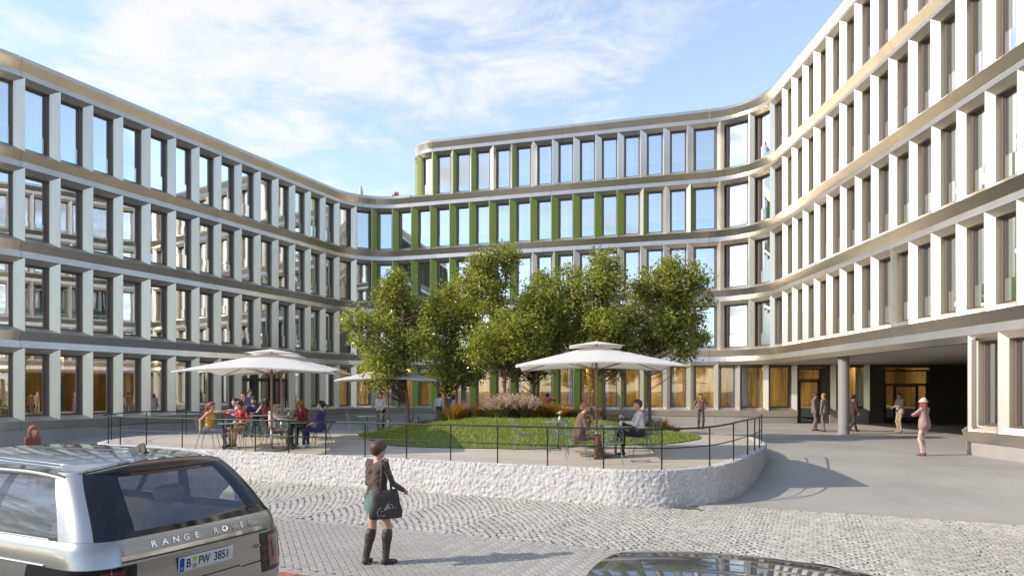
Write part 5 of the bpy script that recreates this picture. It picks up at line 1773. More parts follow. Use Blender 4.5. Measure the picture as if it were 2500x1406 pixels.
    if skirt:
        n = 28; v = []; f = []
        prof = skirt['prof']
        for (d, rx, ry) in prof:
            c = up(d)
            for q in range(n):
                a = 2 * math.pi * q / n; ru = 1 + .045 * math.sin(q * 4.1) * (1 if d < .0 else 0)
                v.append((c.x + rx * ru * math.cos(a), c.y + ry * ru * math.sin(a), c.z))
        for r_ in range(len(prof) - 1):
            for q in range(n): f.append((r_ * n + q, r_ * n + (q + 1) % n, (r_ + 1) * n + (q + 1) % n, (r_ + 1) * n + q))
        link('skirt', mesh_from('skirt', v, f, cloth(skirt['col']), smooth=True), root)
    if hoodie:
        hd_ = [(tuple(H_(-.05, 0, .03)), tuple(H_(-.03, 0, .07)), .118 * k, .112 * k, 0, .03)]
        for s in (1, -1): hd_ += [(tuple(H_(-.03, s * .07, .06)), tuple(H_(-.02, s * .096, -.05)), .042 * k, .036 * k, 0, .03), (tuple(H_(-.02, s * .096, -.05)), tuple(H_(.0, s * .07, -.16)), .036 * k, .05 * k, 0, .03)]
        hd_.append((tuple(H_(.035, .05, .105)), tuple(H_(.035, -.05, .105)), .030 * k, .030 * k, 0, .03))
        link('hood', sdf_mesh('hood', hd_, [cloth(hoodie)], .011), root)
    if hat:
        ha = [(tuple(H_(-.015, 0, .075)), tuple(H_(-.03, 0, .085)), .098 * k, .092 * k, 0, .02)]
        for q in range(8):
            a = q * math.pi / 4; a2 = a + math.pi / 4
            ha.append((tuple(H_(-.012 + .118 * math.cos(a), .108 * math.sin(a), .050 + (.0 if math.cos(a) < .3 else .004))), tuple(H_(-.012 + .118 * math.cos(a2), .108 * math.sin(a2), .050)), .020 * k, .020 * k, 0, .02))
        link('hat', sdf_mesh('hat', ha, [cloth(hat)], .010), root)
    root['_j'] = 0
    del root['_j']
    return root, dict(hn=hn, hd=hd, H=H_, up=up, sh=sh, root=root, k=k)
def wp(root, p):
    """local point of a person -> world"""
    c, s_ = math.cos(root.rotation_euler.z), math.sin(root.rotation_euler.z)
    return Vector((root.location.x + p.x * c - p.y * s_, root.location.y + p.x * s_ + p.y * c, root.location.z + p.z))

# ---- the woman in the foreground
fw_ = px(921, 1376, 0.0)
fwoman, fj = person('woman with short brown hair in brown jacket and tall boots standing on the grey pavers', (fw_.x, fw_.y, 0.006), 52, 1.70, 'f', top=(.085, .058, .048), jacket=(.082, .056, .047), bottom=(.05, .08, .085), boots=(.050, .036, .030), shoes=(.05, .036, .03), tone='fair', hair='brown', hairstyle='bob',
    hem=False, hands=[(.22, .14, 1.02), (.27, -.22, 1.03)], feet=[(-.10, .125, 0, 20), (.06, -.11, 0, -22)], head=(-14, 4), legs='bare', res=.0075, elbows=[(-1, .5, -.5), (-.7, -.5, -.4)],
    skirt={'col': (.10, .17, .165), 'prof': [(.10, .118, .148), (.0, .142, .175), (-.10, .158, .195), (-.20, .168, .208)]})
# ---- seated people on the terrace
def at(c, dz=0.0): return (c[0], c[1], tz(c[0], c[1]) + .004 + dz)
SEATZ = .545
person('man in brown suit sitting with hand at his face under the right parasol', at(cSuit), 2, 1.82, 'm', 'sit', jacket=(.155, .085, .055), top=(.155, .085, .055), bottom=(.135, .075, .048), shoes=(.12, .06, .04), hair='ginger', shirt=(.16, .20, .30), hairstyle='short', beard=True,
    lean=.20, head=(-8, 14), hands=[(.33, .05, 1.20), (.28, -.02, .90)], elbows=[(.5, .4, -1), (-.3, -.6, -.6)], feet=[(.62, .12, 0), (.42, -.10, 0)], hips_z=SEATZ)
person('man in white shirt with red tie and crossed legs at the right table', at(cWhite), 176, 1.80, 'm', 'sit', top=(.70, .64, .66), bottom=(.022, .018, .020), shoes=(.06, .03, .025), hair='brown', hairstyle='short', tie=(.30, .03, .02), shirt=(.72, .68, .70),
    lean=.06, head=(20, 2), hands=[(.36, .10, .80), (.40, -.10, .80)], feet=[(.44, .10, 0), (.62, .12, .30)], knees=[None, (1, .1, 1.2)], hips_z=SEATZ)
person('woman in yellow top with long red ponytail stretching out her arm at the left table', at(cYel), 4, 1.74, 'f', 'sit', top=(.66, .38, .045), bottom=(.20, .19, .24), shoes=(.025, .018, .016), hair='red', hairstyle='pony', sleeves='none', tone='fair',
    lean=.08, head=(0, 2), hands=[(.60, .10, 1.10), (-.14, -.26, .56)], elbows=[(0, .5, -1), (-1, -.4, 0)], feet=[(.40, .10, 0), (.52, -.09, 0)], hips_z=SEATZ)
person('smiling woman in red sweater with short brown hair facing the railing', at(cRed), 258, 1.72, 'f', 'sit', top=(.46, .028, .03), bottom=(.03, .025, .03), shoes=(.35, .12, .06), hair='brown', hairstyle='bob', legs='bare', tone='fair',
    lean=.06, head=(-18, 2), hands=[(.30, .20, .86), (.34, -.38, .98)], elbows=[None, (-.2, -1, -.5)], feet=[(.40, .07, 0), (.46, -.05, 0)], hips_z=SEATZ, skirt={'col': (.03, .025, .03), 'prof': [(.12, .11, .14), (.02, .15, .17), (-.09, .17, .185)]})
person('man in pale shirt and brown trousers sitting in profile at the second left table', at(cWh2), 3, 1.80, 'm', 'sit', top=(.66, .58, .57), bottom=(.115, .088, .072), shoes=(.10, .05, .035), hair='dark', hairstyle='short',
    lean=-.02, head=(0, 2), hands=[(.44, .10, .80), (.46, -.10, .79)], feet=[(.50, .11, 0), (.44, -.11, 0)], hips_z=SEATZ)
person('woman in purple dress with dark hair seated right of the second left table', at(cPur), 178, 1.74, 'f', 'sit', top=(.045, .028, .13), bottom=(.02, .025, .09), shoes=(.55, .50, .50), hair='dark', hairstyle='bun', sleeves='short', tone='pale', legs='trousers',
    lean=-.05, head=(0, 0), hands=[(.30, .08, .66), (.34, -.10, .66)], feet=[(.46, .09, 0), (.40, -.09, 0)], hips_z=SEATZ)
person('woman in dark red cardigan with long red hair bending over the second left table', at(cCar), 246, 1.74, 'f', 'sit', jacket=(.16, .018, .022), top=(.16, .018, .022), bottom=(.02, .018, .02), shirt=(.62, .60, .60), shoes=(.10, .05, .04), hair='ginger', hairstyle='mess',
    lean=.22, head=(10, 30), hands=[(.40, .12, .80), (.40, -.10, .80)], feet=[(.42, .10, 0), (.50, -.02, .12)], hips_z=SEATZ)
person('man in navy jacket with dark beard sitting behind the woman in red', at(cNav), 268, 1.78, 'm', 'sit', jacket=(.018, .026, .10), top=(.02, .03, .1), bottom=(.05, .05, .07), shirt=(.45, .42, .40), hair='dark', hairstyle='short', beard=True, tone='tan',
    lean=.05, hands=[(.36, .14, .80), (.36, -.14, .80)], hips_z=SEATZ)
person('person in light blue shirt leaning forward behind the woman in red', at(cBlu), 205, 1.76, 'm', 'sit', top=(.33, .42, .62), bottom=(.05, .05, .07), hair='dark', hairstyle='short', lean=.25, hands=[(.42, .14, .82), (.42, -.14, .82)], hips_z=SEATZ)
person('bare armed woman with long black hair seated with her back turned, left group', at(cPnk), 120, 1.74, 'f', 'sit', top=(.30, .06, .09), bottom=(.03, .02, .05), hair='dark', hairstyle='long', sleeves='none', tone='pale', hands=[(.22, .26, .82), (.30, -.10, .80)], hips_z=SEATZ)
def stand_t(x, Y): 
    p = pxd(x, Y); return (p.x, p.y, tz(p.x, p.y) + .004)
person('man in purple shirt with glasses standing behind the navy jacketed man', stand_t(608, 26.2), 330, 1.72, 'm', top=(.16, .12, .20), bottom=(.04, .04, .05), hair='auburn', hairstyle='short', head=(10, 4))
person('dark haired person with red scarf standing behind the light blue shirt', stand_t(592, 26.8), 300, 1.66, 'f', top=(.40, .03, .03), bottom=(.04, .04, .05), hair='dark', hairstyle='short')
# ---- people standing around
def G(x, Y):
    p = pxd(x, Y); z = gz(p.x, p.y)
    return (p.x, p.y, z + .006)
def Gt(x, Y):
    p = pxd(x, Y); return (p.x, p.y, tz(p.x, p.y) + .006)
person('man in white shirt standing in the shade behind the far left tables', Gt(930, 31.0), 268, 1.78, 'm', top=(.60, .55, .53), bottom=(.03, .03, .035), hair='auburn', hands=[(.22, .10, 1.02), (.22, -.10, 1.02)])
person('man in white shirt and navy trousers walking towards the middle entrance', G(1073, 38.0), 60, 1.80, 'm', top=(.60, .55, .58), bottom=(.03, .035, .09), hair='dark', feet=[(.25, .10, .0), (-.28, -.10, .05)], hands=[(-.15, .26, .92), (.22, -.26, .95)])
person('woman with dark hair in a pale coat walking beside the second tree trunk', G(1108, 37.0), 20, 1.72, 'f', top=(.52, .42, .46), jacket=(.52, .42, .46), bottom=(.50, .42, .42), hair='dark', hairstyle='long', feet=[(.2, .09, 0), (-.2, -.09, .03)])
person('man in dark jacket half hidden behind the second tree trunk', G(1097, 39.2), 40, 1.78, 'm', top=(.10, .08, .13), bottom=(.04, .04, .05), hair='dark')
person('person in white top seen from behind above the pale plumes', G(1268, 36.0), 90, 1.62, 'm', top=(.58, .57, .62), bottom=(.2, .2, .22), hair='brown')
person('man in white shirt standing beside the forked dark trunk', G(1308, 37.6), 100, 1.80, 'm', top=(.62, .58, .68), bottom=(.05, .05, .06), hair='auburn')
person('man in red polo shirt with a hand at his ear near the green fins', G(1337, 36.6), 30, 1.80, 'm', top=(.46, .02, .03), bottom=(.16, .15, .16), hair='dark', sleeves='short', hands=[(.04, .26, .82), (.14, -.16, 1.58)], elbows=[None, (.6, -1, -.6)])
person('man in brown polo shirt with hands on hips right of the lawn', G(1711, 34.6), 262, 1.80, 'm', top=(.20, .115, .105), bottom=(.085, .058, .075), shoes=(.22, .09, .075), tone='tan', hair='dark', sleeves='short', hands=[(.02, .19, 1.02), (.02, -.19, 1.02)], elbows=[(-.3, 1, 0), (-.3, -1, 0)])
person('bearded man in grey suit listening beside the round column', G(1989, 33.5), 322, 1.82, 'm', jacket=(.20, .155, .13), top=(.20, .155, .13), bottom=(.19, .15, .125), shirt=(.50, .28, .14), hair='brown', beard=True, head=(0, 12), hands=[(.34, .04, 1.12), (.10, -.25, .86)])
person('man in grey suit with his back turned talking beside the column', G(2012, 32.8), 128, 1.82, 'm', jacket=(.22, .175, .15), top=(.22, .175, .15), bottom=(.19, .15, .13), shirt=(.6, .58, .55), hair='ginger', head=(20, 10), feet=[(-.08, .12, 0), (.10, -.10, 0)])
person('man in dark brown suit walking past the column', G(2083, 32.6), 5, 1.76, 'm', jacket=(.055, .028, .026), top=(.055, .028, .026), bottom=(.06, .03, .028), shirt=(.55, .53, .52), shoes=(.10, .05, .04), hair='dark', tone='tan', feet=[(.20, .08, .0), (-.24, -.08, .05)], hands=[(-.12, .25, .92), (.10, -.25, .90)])
rd, rj = person('man in beige jacket reading a sheet in the passage', G(2197, 32.2), 188, 1.84, 'm', jacket=(.42, .34, .29), top=(.42, .34, .29), bottom=(.44, .34, .19), shirt=(.42, .46, .58), tie=(.05, .06, .12), shoes=(.42, .34, .30), hair='brown', beard=True, head=(0, 18), hands=[(.34, .06, 1.20), (.30, -.10, 1.16)])
mid = (wp(rd, rj['hn'][0]) + wp(rd, rj['hn'][1])) / 2
pm = MB().box((0, 0, 0), (.30, .22, .004)); pm.box((0, 0, .004), (.28, .20, .002))
o = tag(pm.build('paper_sheet', [M['paper']], None, (mid.x - .13, mid.y, mid.z + .03)), 'white sheet of paper held by the man in the beige jacket', 'paper'); o.rotation_euler = (0, R(18), R(5))
person('woman in dusty pink sweater and white cap holding a phone to her ear', on_g(2256, 1112) + v3(0, 0, .008), 118, 1.72, 'f', top=(.40, .225, .215), jacket=(.40, .225, .215), bottom=(.52, .38, .34), shoes=(.22, .095, .075), hair='red', hairstyle='long', hat=(.60, .56, .52), tone='fair', head=(-25, 4), hands=[(.16, .06, 1.22), (.09, -.13, 1.52)], elbows=[(.5, .8, -.6), (.7, -.8, -.8)], feet=[(-.02, .12, 0), (.06, -.10, 0)], boots=None)
hd_p = pxd(80, 16.2)
person('person with auburn hood and red hair passing behind the silver car', (hd_p.x, hd_p.y, .006), 348, 1.55, 'f', jacket=(.20, .055, .045), top=(.2, .055, .045), bottom=(.05, .05, .06), hair='red', hairstyle='long', hoodie=(.30, .10, .065), head=(-20, 2))
# ---- tote bag of the woman in front
M['bag'] = mat('tote_canvas', (.062, .054, .050), .9, 0, var=.12, vscale=12, bump=.5, bscale=120)
M['print'] = mat('white_print', (.60, .59, .58), .8)
def tote():
    root = empty('tote_bag', wp(fwoman, v3(-.06, -.245, .67)), R(26)); root.scale = (.86, .9, .9)
    tag(root, 'dark tote bag with white floral swirl print hanging from the shoulder of the woman', 'bag')
    # bag: wide at the bottom, gathered at the top; x = width, y = thickness
    v = []; f = []; n = 24
    prof = [(0, .215, .055), (.015, .262, .080), (.10, .262, .085), (.22, .240, .072), (.34, .205, .050), (.42, .180, .028), (.425, .170, .018)]
    for (z, rx, ry) in prof:
        for q in range(n):
            a = 2 * math.pi * q / n; c, s_ = math.cos(a), math.sin(a)
            ex = abs(c) ** .5 * (1 if c > 0 else -1); ey = abs(s_) ** .6 * (1 if s_ > 0 else -1)
            v.append((rx * ex + .012 * math.sin(z * 21 + a), ry * ey + .008 * math.sin(z * 30 + 3 * a), z + .02 * ex * (z / .42)))
    for r_ in range(len(prof) - 1):
        for q in range(n): f.append((r_ * n + q, r_ * n + (q + 1) % n, (r_ + 1) * n + (q + 1) % n, (r_ + 1) * n + q))
    f.append(tuple(range(n))[::-1]); f.append(tuple((len(prof) - 1) * n + q for q in range(n)))
    link('bag_body', mesh_from('bag_body', v, f, M['bag'], smooth=True), root)
    def to_local(p):
        a = -(root.rotation_euler.z); d = p - root.location; c, s_ = math.cos(a), math.sin(a)
        return Vector(((d.x * c - d.y * s_) / .86, (d.x * s_ + d.y * c) / .9, d.z / .9))
    top = to_local(wp(fwoman, fj['sh'][1] + v3(0, .0, .068)))
    for dy in (-.03, .03):
        st = MB(); pts = [Vector((-.09, dy, .41)), Vector((-.09, dy, .42)).lerp(top, .55) + Vector((-.03, -.035, 0)), top + Vector((-.045, -.012, 0)), top + Vector((0, 0, .012)), top + Vector((.045, -.012, 0)), Vector((.09, dy, .42)).lerp(top, .55) + Vector((.03, -.045, 0)), Vector((.09, dy, .41))]
        st.tube(pts, .013, 6); st.build('strap', [M['bag']], root, smooth=True)
    # printed swirl on the outer face
    pb = MB(); yf = -.086
    def sw(pts, r_): pb.tube([Vector((x, yf + .012 * (z / .3) , z)) for x, z in pts], r_, 5)
    sw([(-.075 + (.012 + .0042 * q) * math.cos(q * .55), .105 + (.012 + .0042 * q) * math.sin(q * .55)) for q in range(14)], .004)
    for q in range(7):
        a = 2.0 + q * .33; c = (-.075 + .082 * math.cos(a), .105 + .082 * math.sin(a)); pb.box((c[0], yf + .004, c[1]), (.011, .006, .011))
    for (cx_, cz_, r_) in ((-.02, .155, .022), (.02, .165, .024), (.045, .125, .018), (.005, .205, .016)):
        for q in range(5):
            a = q * 1.257; pb.lathe([(0, 0)], 3) if False else pb.box((cx_ + r_ * math.cos(a), yf + .007, cz_ + r_ * math.sin(a)), (r_ * .75, .006, r_ * .75))
    sw([(.06 + .03 * math.cos(q * .4), .19 + .035 * math.sin(q * .4)) for q in range(-2, 6)], .0035); sw([(.03, .22), (.02, .245), (.03, .262)], .0035); sw([(.085, .165), (.12, .175), (.15, .172)], .0022)
    pb.build('print', [M['print']], root)
tote()
# ---------------------------------------------------------------- cars
def paint(name, col, metal, rough=.22):
    m = mat(name, col, rough, metal, coat=1.0)
    return m
M['silver'] = paint('silver_paint', (.29, .295, .30), .85, .27)
M['umber'] = paint('umber_paint', (.085, .072, .066), .75, .25)
M['blackgloss'] = mat('black_gloss', (.006, .007, .009), .06)
M['chrome'] = mat('chrome', (.78, .78, .78), .07, 1.0)
M['rubber'] = mat('rubber', (.012, .012, .012), .75)
M['seam'] = mat('panel_gap', (.004, .004, .004), .8)
M['redlens'] = mat('red_lens', (.15, .008, .008), .08, coat=1.0)
M['redlens2'] = mat('dark_red_lens', (.07, .006, .008), .1, coat=1.0)
M['clearlens'] = mat('clear_lens', (.30, .28, .28), .15, .3)
M['carglass'] = glass_mat('car_glass', (.80, .83, .84), .08, .85)
M['roofglass'] = glass_mat('roof_glass', (.22, .23, .25), .10, .80, rough=.03, body=(.16, .165, .18), bodyw=.5)  # diffuse grey body stands in for the hazy facade reflection
M['leather'] = mat('pale_leather', (.40, .36, .31), .6, bump=.2)
M['cabin'] = mat('cabin_dark', (.07, .07, .072), .8)
M['plate'] = mat('plate_white', (.74, .74, .72), .4)
M['platetext'] = mat('plate_black', (.01, .01, .01), .6)
M['eublue'] = mat('plate_blue', (.012, .06, .36), .4)
M['seal_y'] = mat('seal_yellow', (.55, .58, .03), .4); M['seal_s'] = mat('seal_silver', (.38, .38, .36), .35, .6)
M['badge'] = mat('badge_green', (.01, .16, .075), .25)

class Shell:
    """body skin as stacked plan outlines; u: 0 rear centre .. 1 front centre on the left half"""
    def __init__(s, levels, bulge_r=.05, bulge_f=.12, nr=8, nc=8, ns=26, nf=6):
        s.L = levels; s.br = bulge_r; s.bf = bulge_f
        s.us = []
        s.n = (nr, nc, ns, nc, nf)
    def lev(s, z):
        L = s.L
        if z <= L[0][0]: return L[0][1:]
        for i in range(len(L) - 1):
            if L[i][0] <= z <= L[i + 1][0]:
                t_ = (z - L[i][0]) / (L[i + 1][0] - L[i][0])
                p0 = L[max(i - 1, 0)]; p1 = L[i]; p2 = L[i + 1]; p3 = L[min(i + 2, len(L) - 1)]
                out = []
                for k_ in range(1, len(p1)):
                    h = p2[0] - p1[0]
                    m1 = (p2[k_] - p0[k_]) / max(1e-6, p2[0] - p0[0]) * h; m2 = (p3[k_] - p1[k_]) / max(1e-6, p3[0] - p1[0]) * h
                    out.append((2 * t_ ** 3 - 3 * t_ ** 2 + 1) * p1[k_] + (t_ ** 3 - 2 * t_ ** 2 + t_) * m1 + (-2 * t_ ** 3 + 3 * t_ ** 2) * p2[k_] + (t_ ** 3 - t_ ** 2) * m2)
                return out
        return L[-1][1:]
    def outline(s, z):
        """left half: list of (x, y, tag)"""
        xr, xf, hw, rr, rf = s.lev(z)
        nr, nc, ns, _, nf = s.n; out = []
        def yw(x): 
            t_ = (x - (xr + xf) / 2) / ((xf - xr) / 2); return hw * (1 - .035 * t_ * t_)
        yr = yw(xr + rr) - rr
        for i in range(nr):
            y = yr * i / nr; out.append((xr + s.br * (y / hw) ** 2, y, 'rear'))
        x0 = xr + s.br * (yr / hw) ** 2
        for i in range(nc):
            a = math.pi / 2 * i / nc; out.append((x0 + (rr) * (1 - math.cos(a)), yr + rr * math.sin(a), 'rc'))
        xa = x0 + rr; xb = xf - rf - s.bf * .8
        for i in range(ns):
            x = xa + (xb - xa) * i / ns; out.append((x, yw(x) if i else yr + rr, 'side'))
        yf = yw(xb) - rf * .8; 
        for i in range(nc):
            a = math.pi / 2 * i / nc; out.append((xb + (rf) * math.sin(a), yf + (yw(xb) - yf) * math.cos(a), 'fc'))
        xe = xb + rf
        for i in range(nf + 1):
            y = yf * (1 - i / nf); out.append((xe + (xf - xe) * (1 - (y / max(yf, 1e-6)) ** 2), y, 'front'))
        return out
    def ring(s, z):
        o = s.outline(z); n = len(o)
        full = [(x, y, t_, i) for i, (x, y, t_) in enumerate(o)] + [(x, -y, t_, i) for i, (x, y, t_) in list(enumerate(o))[n - 2:0:-1]]
        return full
    def rear_x(s, y, z):
        xr, xf, hw, rr, rf = s.lev(z)
        return xr + s.br * (y / hw) ** 2
def skin_mesh(sh, zs, label):
    """split the stacked rings into meshes by label(face centre, tag, index, side)"""
    rings = [sh.ring(z) for z in zs]; n = len(rings[0]); parts = {}
    for j in range(len(zs) - 1):
        for i in range(n):
            i2 = (i + 1) % n
            P = [Vector((rings[j][i][0], rings[j][i][1], zs[j])), Vector((rings[j][i2][0], rings[j][i2][1], zs[j])), Vector((rings[j + 1][i2][0], rings[j + 1][i2][1], zs[j + 1])), Vector((rings[j + 1][i][0], rings[j + 1][i][1], zs[j + 1]))]
            c = sum(P, Vector()) / 4
            tg = rings[j][i][2] if c.y >= 0 else rings[j][i2][2]
            lb = label(c, tg, min(rings[j][i][3], rings[j][i2][3]))
            if lb is None: continue
            parts.setdefault(lb, []).append(P[::-1])
    return parts
def quads_to_obj(name, quads, m, parent, smooth=True):
    v = []; f = []; key = {}
    for q in quads:
        ids = []
        for p in q:
            k_ = (round(p.x, 4), round(p.y, 4), round(p.z, 4))
            if k_ not in key: key[k_] = len(v); v.append(p)
            ids.append(key[k_])
        ids = list(dict.fromkeys(ids))
        if len(ids) > 2: f.append(tuple(ids))
    return link(name, mesh_from(name, v, f, m, smooth=smooth), parent)
def both(name, quads, m, parent):
    for sgn in (1, -1):
        q_ = [q for q in quads if (sum(p.y for p in q) > 0) == (sgn > 0)]
        if q_: quads_to_obj(name, q_, m, parent)
def text_mesh(txt, size, depth, m, name):
    cu = bpy.data.curves.new(name, 'FONT'); cu.body = txt; cu.size = size; cu.extrude = depth; cu.align_x = 'CENTER'; cu.align_y = 'CENTER'; cu.offset = size * .012
    ob = bpy.data.objects.new(name, cu); COL.objects.link(ob)
    dg = bpy.context.evaluated_depsgraph_get(); me = bpy.data.meshes.new_from_object(ob.evaluated_get(dg))
    bpy.data.objects.remove(ob); me.materials.clear(); me.materials.append(m); me.name = name
    return me
def wheel(parent, x, y, r=.38, w=.24):
    s = 1 if y > 0 else -1
    wh = empty('wheel', (x, y, r), 0, parent); wh.rotation_euler = (R(90), 0, 0)
    MB().lathe([(r * .68, -w / 2), (r * .95, -w / 2), (r, -w / 2 + .04), (r, w / 2 - .04), (r * .95, w / 2), (r * .68, w / 2)], 36).build('tyre', [M['rubber']], wh, smooth=True)
    rim = MB().lathe([(r * .70, -w / 2 + .01), (r * .70, w / 2 - .01), (r * .64, w / 2 - .01), (r * .62, 0), (r * .64, -w / 2 + .01), (r * .70, -w / 2 + .01)], 36)
    for k_ in range(10):
        a = k_ * math.pi / 5; rim.box((r * .34 * math.cos(a), r * .34 * math.sin(a), -s * (w / 2 - .04)), (r * .66, .035, .03), 0, a)
    rim.lathe([(0, -s * (w / 2 - .02)), (.06, -s * (w / 2 - .02)), (.06, -s * (w / 2 - .08)), (0, -s * (w / 2 - .08))], 16); rim.build('rim', [M['clearlens']], wh)

def seats(parent, rows, m, floor_z, zoff=0.0):
    for (x, y) in rows:
        s_ = []
        for dy in (-.14, 0, .14):
            s_.append(((x - .02, y + dy, floor_z + .10), (x + .42, y + dy, floor_z + .14), .085, .085, 0, .06))
            s_.append(((x - .02, y + dy, floor_z + .12), (x - .20, y + dy * .85, floor_z + .60), .085, .075, 0, .06))
        s_.append(((x - .225, y - .075, floor_z + .78), (x - .225, y + .075, floor_z + .78), .075, .075, 0, .05))
        s_.append(((x - .215, y - .04, floor_z + .62), (x - .225, y - .04, floor_z + .75), .012, .012, 0, .0)); s_.append(((x - .215, y + .04, floor_z + .62), (x - .225, y + .04, floor_z + .75), .012, .012, 0, .0))
        link('seat', sdf_mesh('seat', s_, [m], .02), parent)

# ---- silver estate car in the foreground
Fv = Vector((-.894, .447)); org = Vector((-2.54, 5.65)) - Fv * .055
suv = empty('parked_car', (org.x, org.y, 0.0), math.atan2(Fv.y, Fv.x))
suv.scale = (1, 1, 1.025)
tag(suv, 'large silver off-road car parked in the left foreground, seen from behind', 'car')
LB = Shell([(.30, .14, 4.78, .90, .30, .45), (.44, .04, 4.93, .965, .30, .5), (.62, .005, 4.98, .99, .30, .5), (.84, .02, 4.98, .997, .30, .55), (1.00, .045, 4.95, .995, .29, .6), (1.12, .055, 4.85, .985, .28, .7)])
zs = [.30, .36, .44, .53, .62, .73, .84, .93, 1.00, 1.06, 1.12]
pt = skin_mesh(LB, zs, lambda c, t_, i: 'bumper' if c.z < .62 and t_ in ('rear', 'rc') else ('tailgate' if t_ == 'rear' else 'body'))
quads_to_obj('body', pt['body'], M['silver'], suv); quads_to_obj('tailgate', pt['tailgate'], M['silver'], suv); quads_to_obj('bumper', pt['bumper'], M['silver'], suv)
# shoulder of the cabin, waist to window line
SB = Shell([(1.12, .055, 3.75, .985, .28, .5), (1.20, .075, 3.70, .975, .28, .5), (1.27, .098, 3.60, .955, .28, .5), (1.295, .115, 3.56, .935, .28, .5)])
pt = skin_mesh(SB, [1.12, 1.16, 1.20, 1.235, 1.27, 1.295], lambda c, t_, i: 'tailgate_upper' if t_ == 'rear' else 'shoulder')
quads_to_obj('shoulder', pt['shoulder'], M['silver'], suv); tgu = quads_to_obj('tailgate_upper', pt['tailgate_upper'], M['silver'], suv)
# bonnet
hv = []; hf = []
for i in range(15):
    x = 3.45 + (4.86 - 3.45) * i / 14
    for j in range(13):
        t_ = -1 + 2 * j / 12; w_ = .955 * (1 - .16 * (i / 14) ** 4)
        hv.append((x - .18 * (t_ ** 2) * (i / 14) ** 2, w_ * t_, 1.115 + .075 * (1 - t_ * t_) * (1 - .6 * (i / 14) ** 2) - .012))
for i in range(14):
    for j in range(12): hf.append((i * 13 + j, (i + 1) * 13 + j, (i + 1) * 13 + j + 1, i * 13 + j + 1))
link('bonnet', mesh_from('bonnet', hv, [f_[::-1] for f_ in hf] if False else hf, M['silver'], smooth=True), suv)
GH = Shell([(1.295, .118, 3.50, .925, .27, .4), (1.36, .165, 3.37, .905, .27, .4), (1.46, .248, 3.18, .872, .26, .4), (1.58, .362, 2.95, .828, .25, .4), (1.68, .468, 2.76, .780, .24, .4), (1.735, .535, 2.66, .742, .23, .4), (1.755, .56, 2.62, .725, .22, .4)], bulge_r=.055, nr=16)
zg = [1.295, 1.315, 1.335, 1.36, 1.40, 1.46, 1.52, 1.58, 1.63, 1.68, 1.705, 1.735, 1.755]
def gh_label(c, t_, i):
    nr = 16
    if t_ == 'rear':
        lim = .70 - .20 * (c.z - 1.295) / .46
        if i < 14 and 1.335 < c.z < 1.705: return 'rear_window'
        return 'rear_window_border'
    if t_ == 'rc':
        return 'rear_window_border' if i < nr + 4 else 'rear_pillar'
    if t_ == 'side':
        k_ = i - nr - 8
        if k_ < 1: return 'rear_pillar'
        if c.z < 1.315 or c.z > 1.735: return 'window_trim'
        if k_ in (10, 11, 18): return 'pillar'
        return 'side_window'
    if t_ == 'fc': return 'front_pillar'
    return 'windscreen'
pt = skin_mesh(GH, zg, gh_label)
rw = quads_to_obj('rear_window', pt['rear_window'], M['carglass'], suv)
quads_to_obj('window_border', pt['rear_window_border'], M['blackgloss'], rw)
both('rear_pillar', pt['rear_pillar'], M['silver'], suv)
both('window_trim', pt['window_trim'], M['blackgloss'], suv)
both('pillar', pt['pillar'], M['blackgloss'], suv); both('front_pillar', pt['front_pillar'], M['blackgloss'], suv)
quads_to_obj('windscreen', pt['windscreen'], M['carglass'], suv)
for sgn in (1, -1): quads_to_obj('side_window', [q for q in pt['side_window'] if (q[0].y > 0) == (sgn > 0)], M['carglass'], suv)
# roof with rear lip
def roof_sheet(x_r, x_f, wr, wm, z0, crown, lip, nx=30, ny=24, rear_curve=.10, front_curve=.12, end=.03, nose=.02):
    v = []; f = []
    for i in range(nx + 1):
        t_ = i / nx
        for j in range(ny + 1):
            u = -1 + 2 * j / ny; a = abs(u)
            w_ = wr + (wm - wr) * math.sin(math.pi * min(1, t_ * .9 + .1) * .5) - .03 * t_ ** 3
            xr = x_r + rear_curve * u * u + .13 * a ** 7; xf = x_f - front_curve * u * u
            x = xr + (xf - xr) * t_
            ze = z0 + crown * (1 - a ** 2.6)
            ze -= end * (1 - min(1, t_ / .30)) ** 2 + nose * max(0, (t_ - .75) / .25) ** 2
            v.append((x, w_ * u, ze))
    m_ = ny + 1
    for i in range(nx):
        for j in range(ny): f.append((i * m_ + j, (i + 1) * m_ + j, (i + 1) * m_ + j + 1, i * m_ + j + 1))
    # rounded lip at the back and down the sides
    o = len(v); ring = [j for j in range(m_)]
    for dz, dx in ((-.012, -.006), (-.036, .000), (-.088, .030)):
        for j in ring: v.append((v[j][0] + dx, v[j][1], v[j][2] + dz))
    prev = ring
    for k_ in range(3):
        cur = [o + k_ * m_ + j for j in range(m_)]
        for j in range(ny): f.append((prev[j + 1], cur[j + 1], cur[j], prev[j])[::-1])
        prev = cur
    for side in (0, ny):
        o = len(v); col = [i * m_ + side for i in range(nx + 1)]
        for dz, dy in ((-.012, .010), (-.030, .014), (-.05, .008)):
            for i in col: v.append((v[i][0], v[i][1] + (dy if side else -dy), v[i][2] + dz))
        prev = col
        for k_ in range(3):
            cur = [o + k_ * (nx + 1) + i for i in range(nx + 1)]
            for i in range(nx):
                q = (prev[i], prev[i + 1], cur[i + 1], cur[i]); f.append(q if side == 0 else q[::-1])
            prev = cur
    return v, f
v, f = roof_sheet(.500, 2.72, .722, .772, 1.768, .092, .05, end=.040)
rf = link('roof', mesh_from('roof', v, [t_[::-1] for t_ in f], M['silver'], smooth=True), suv)
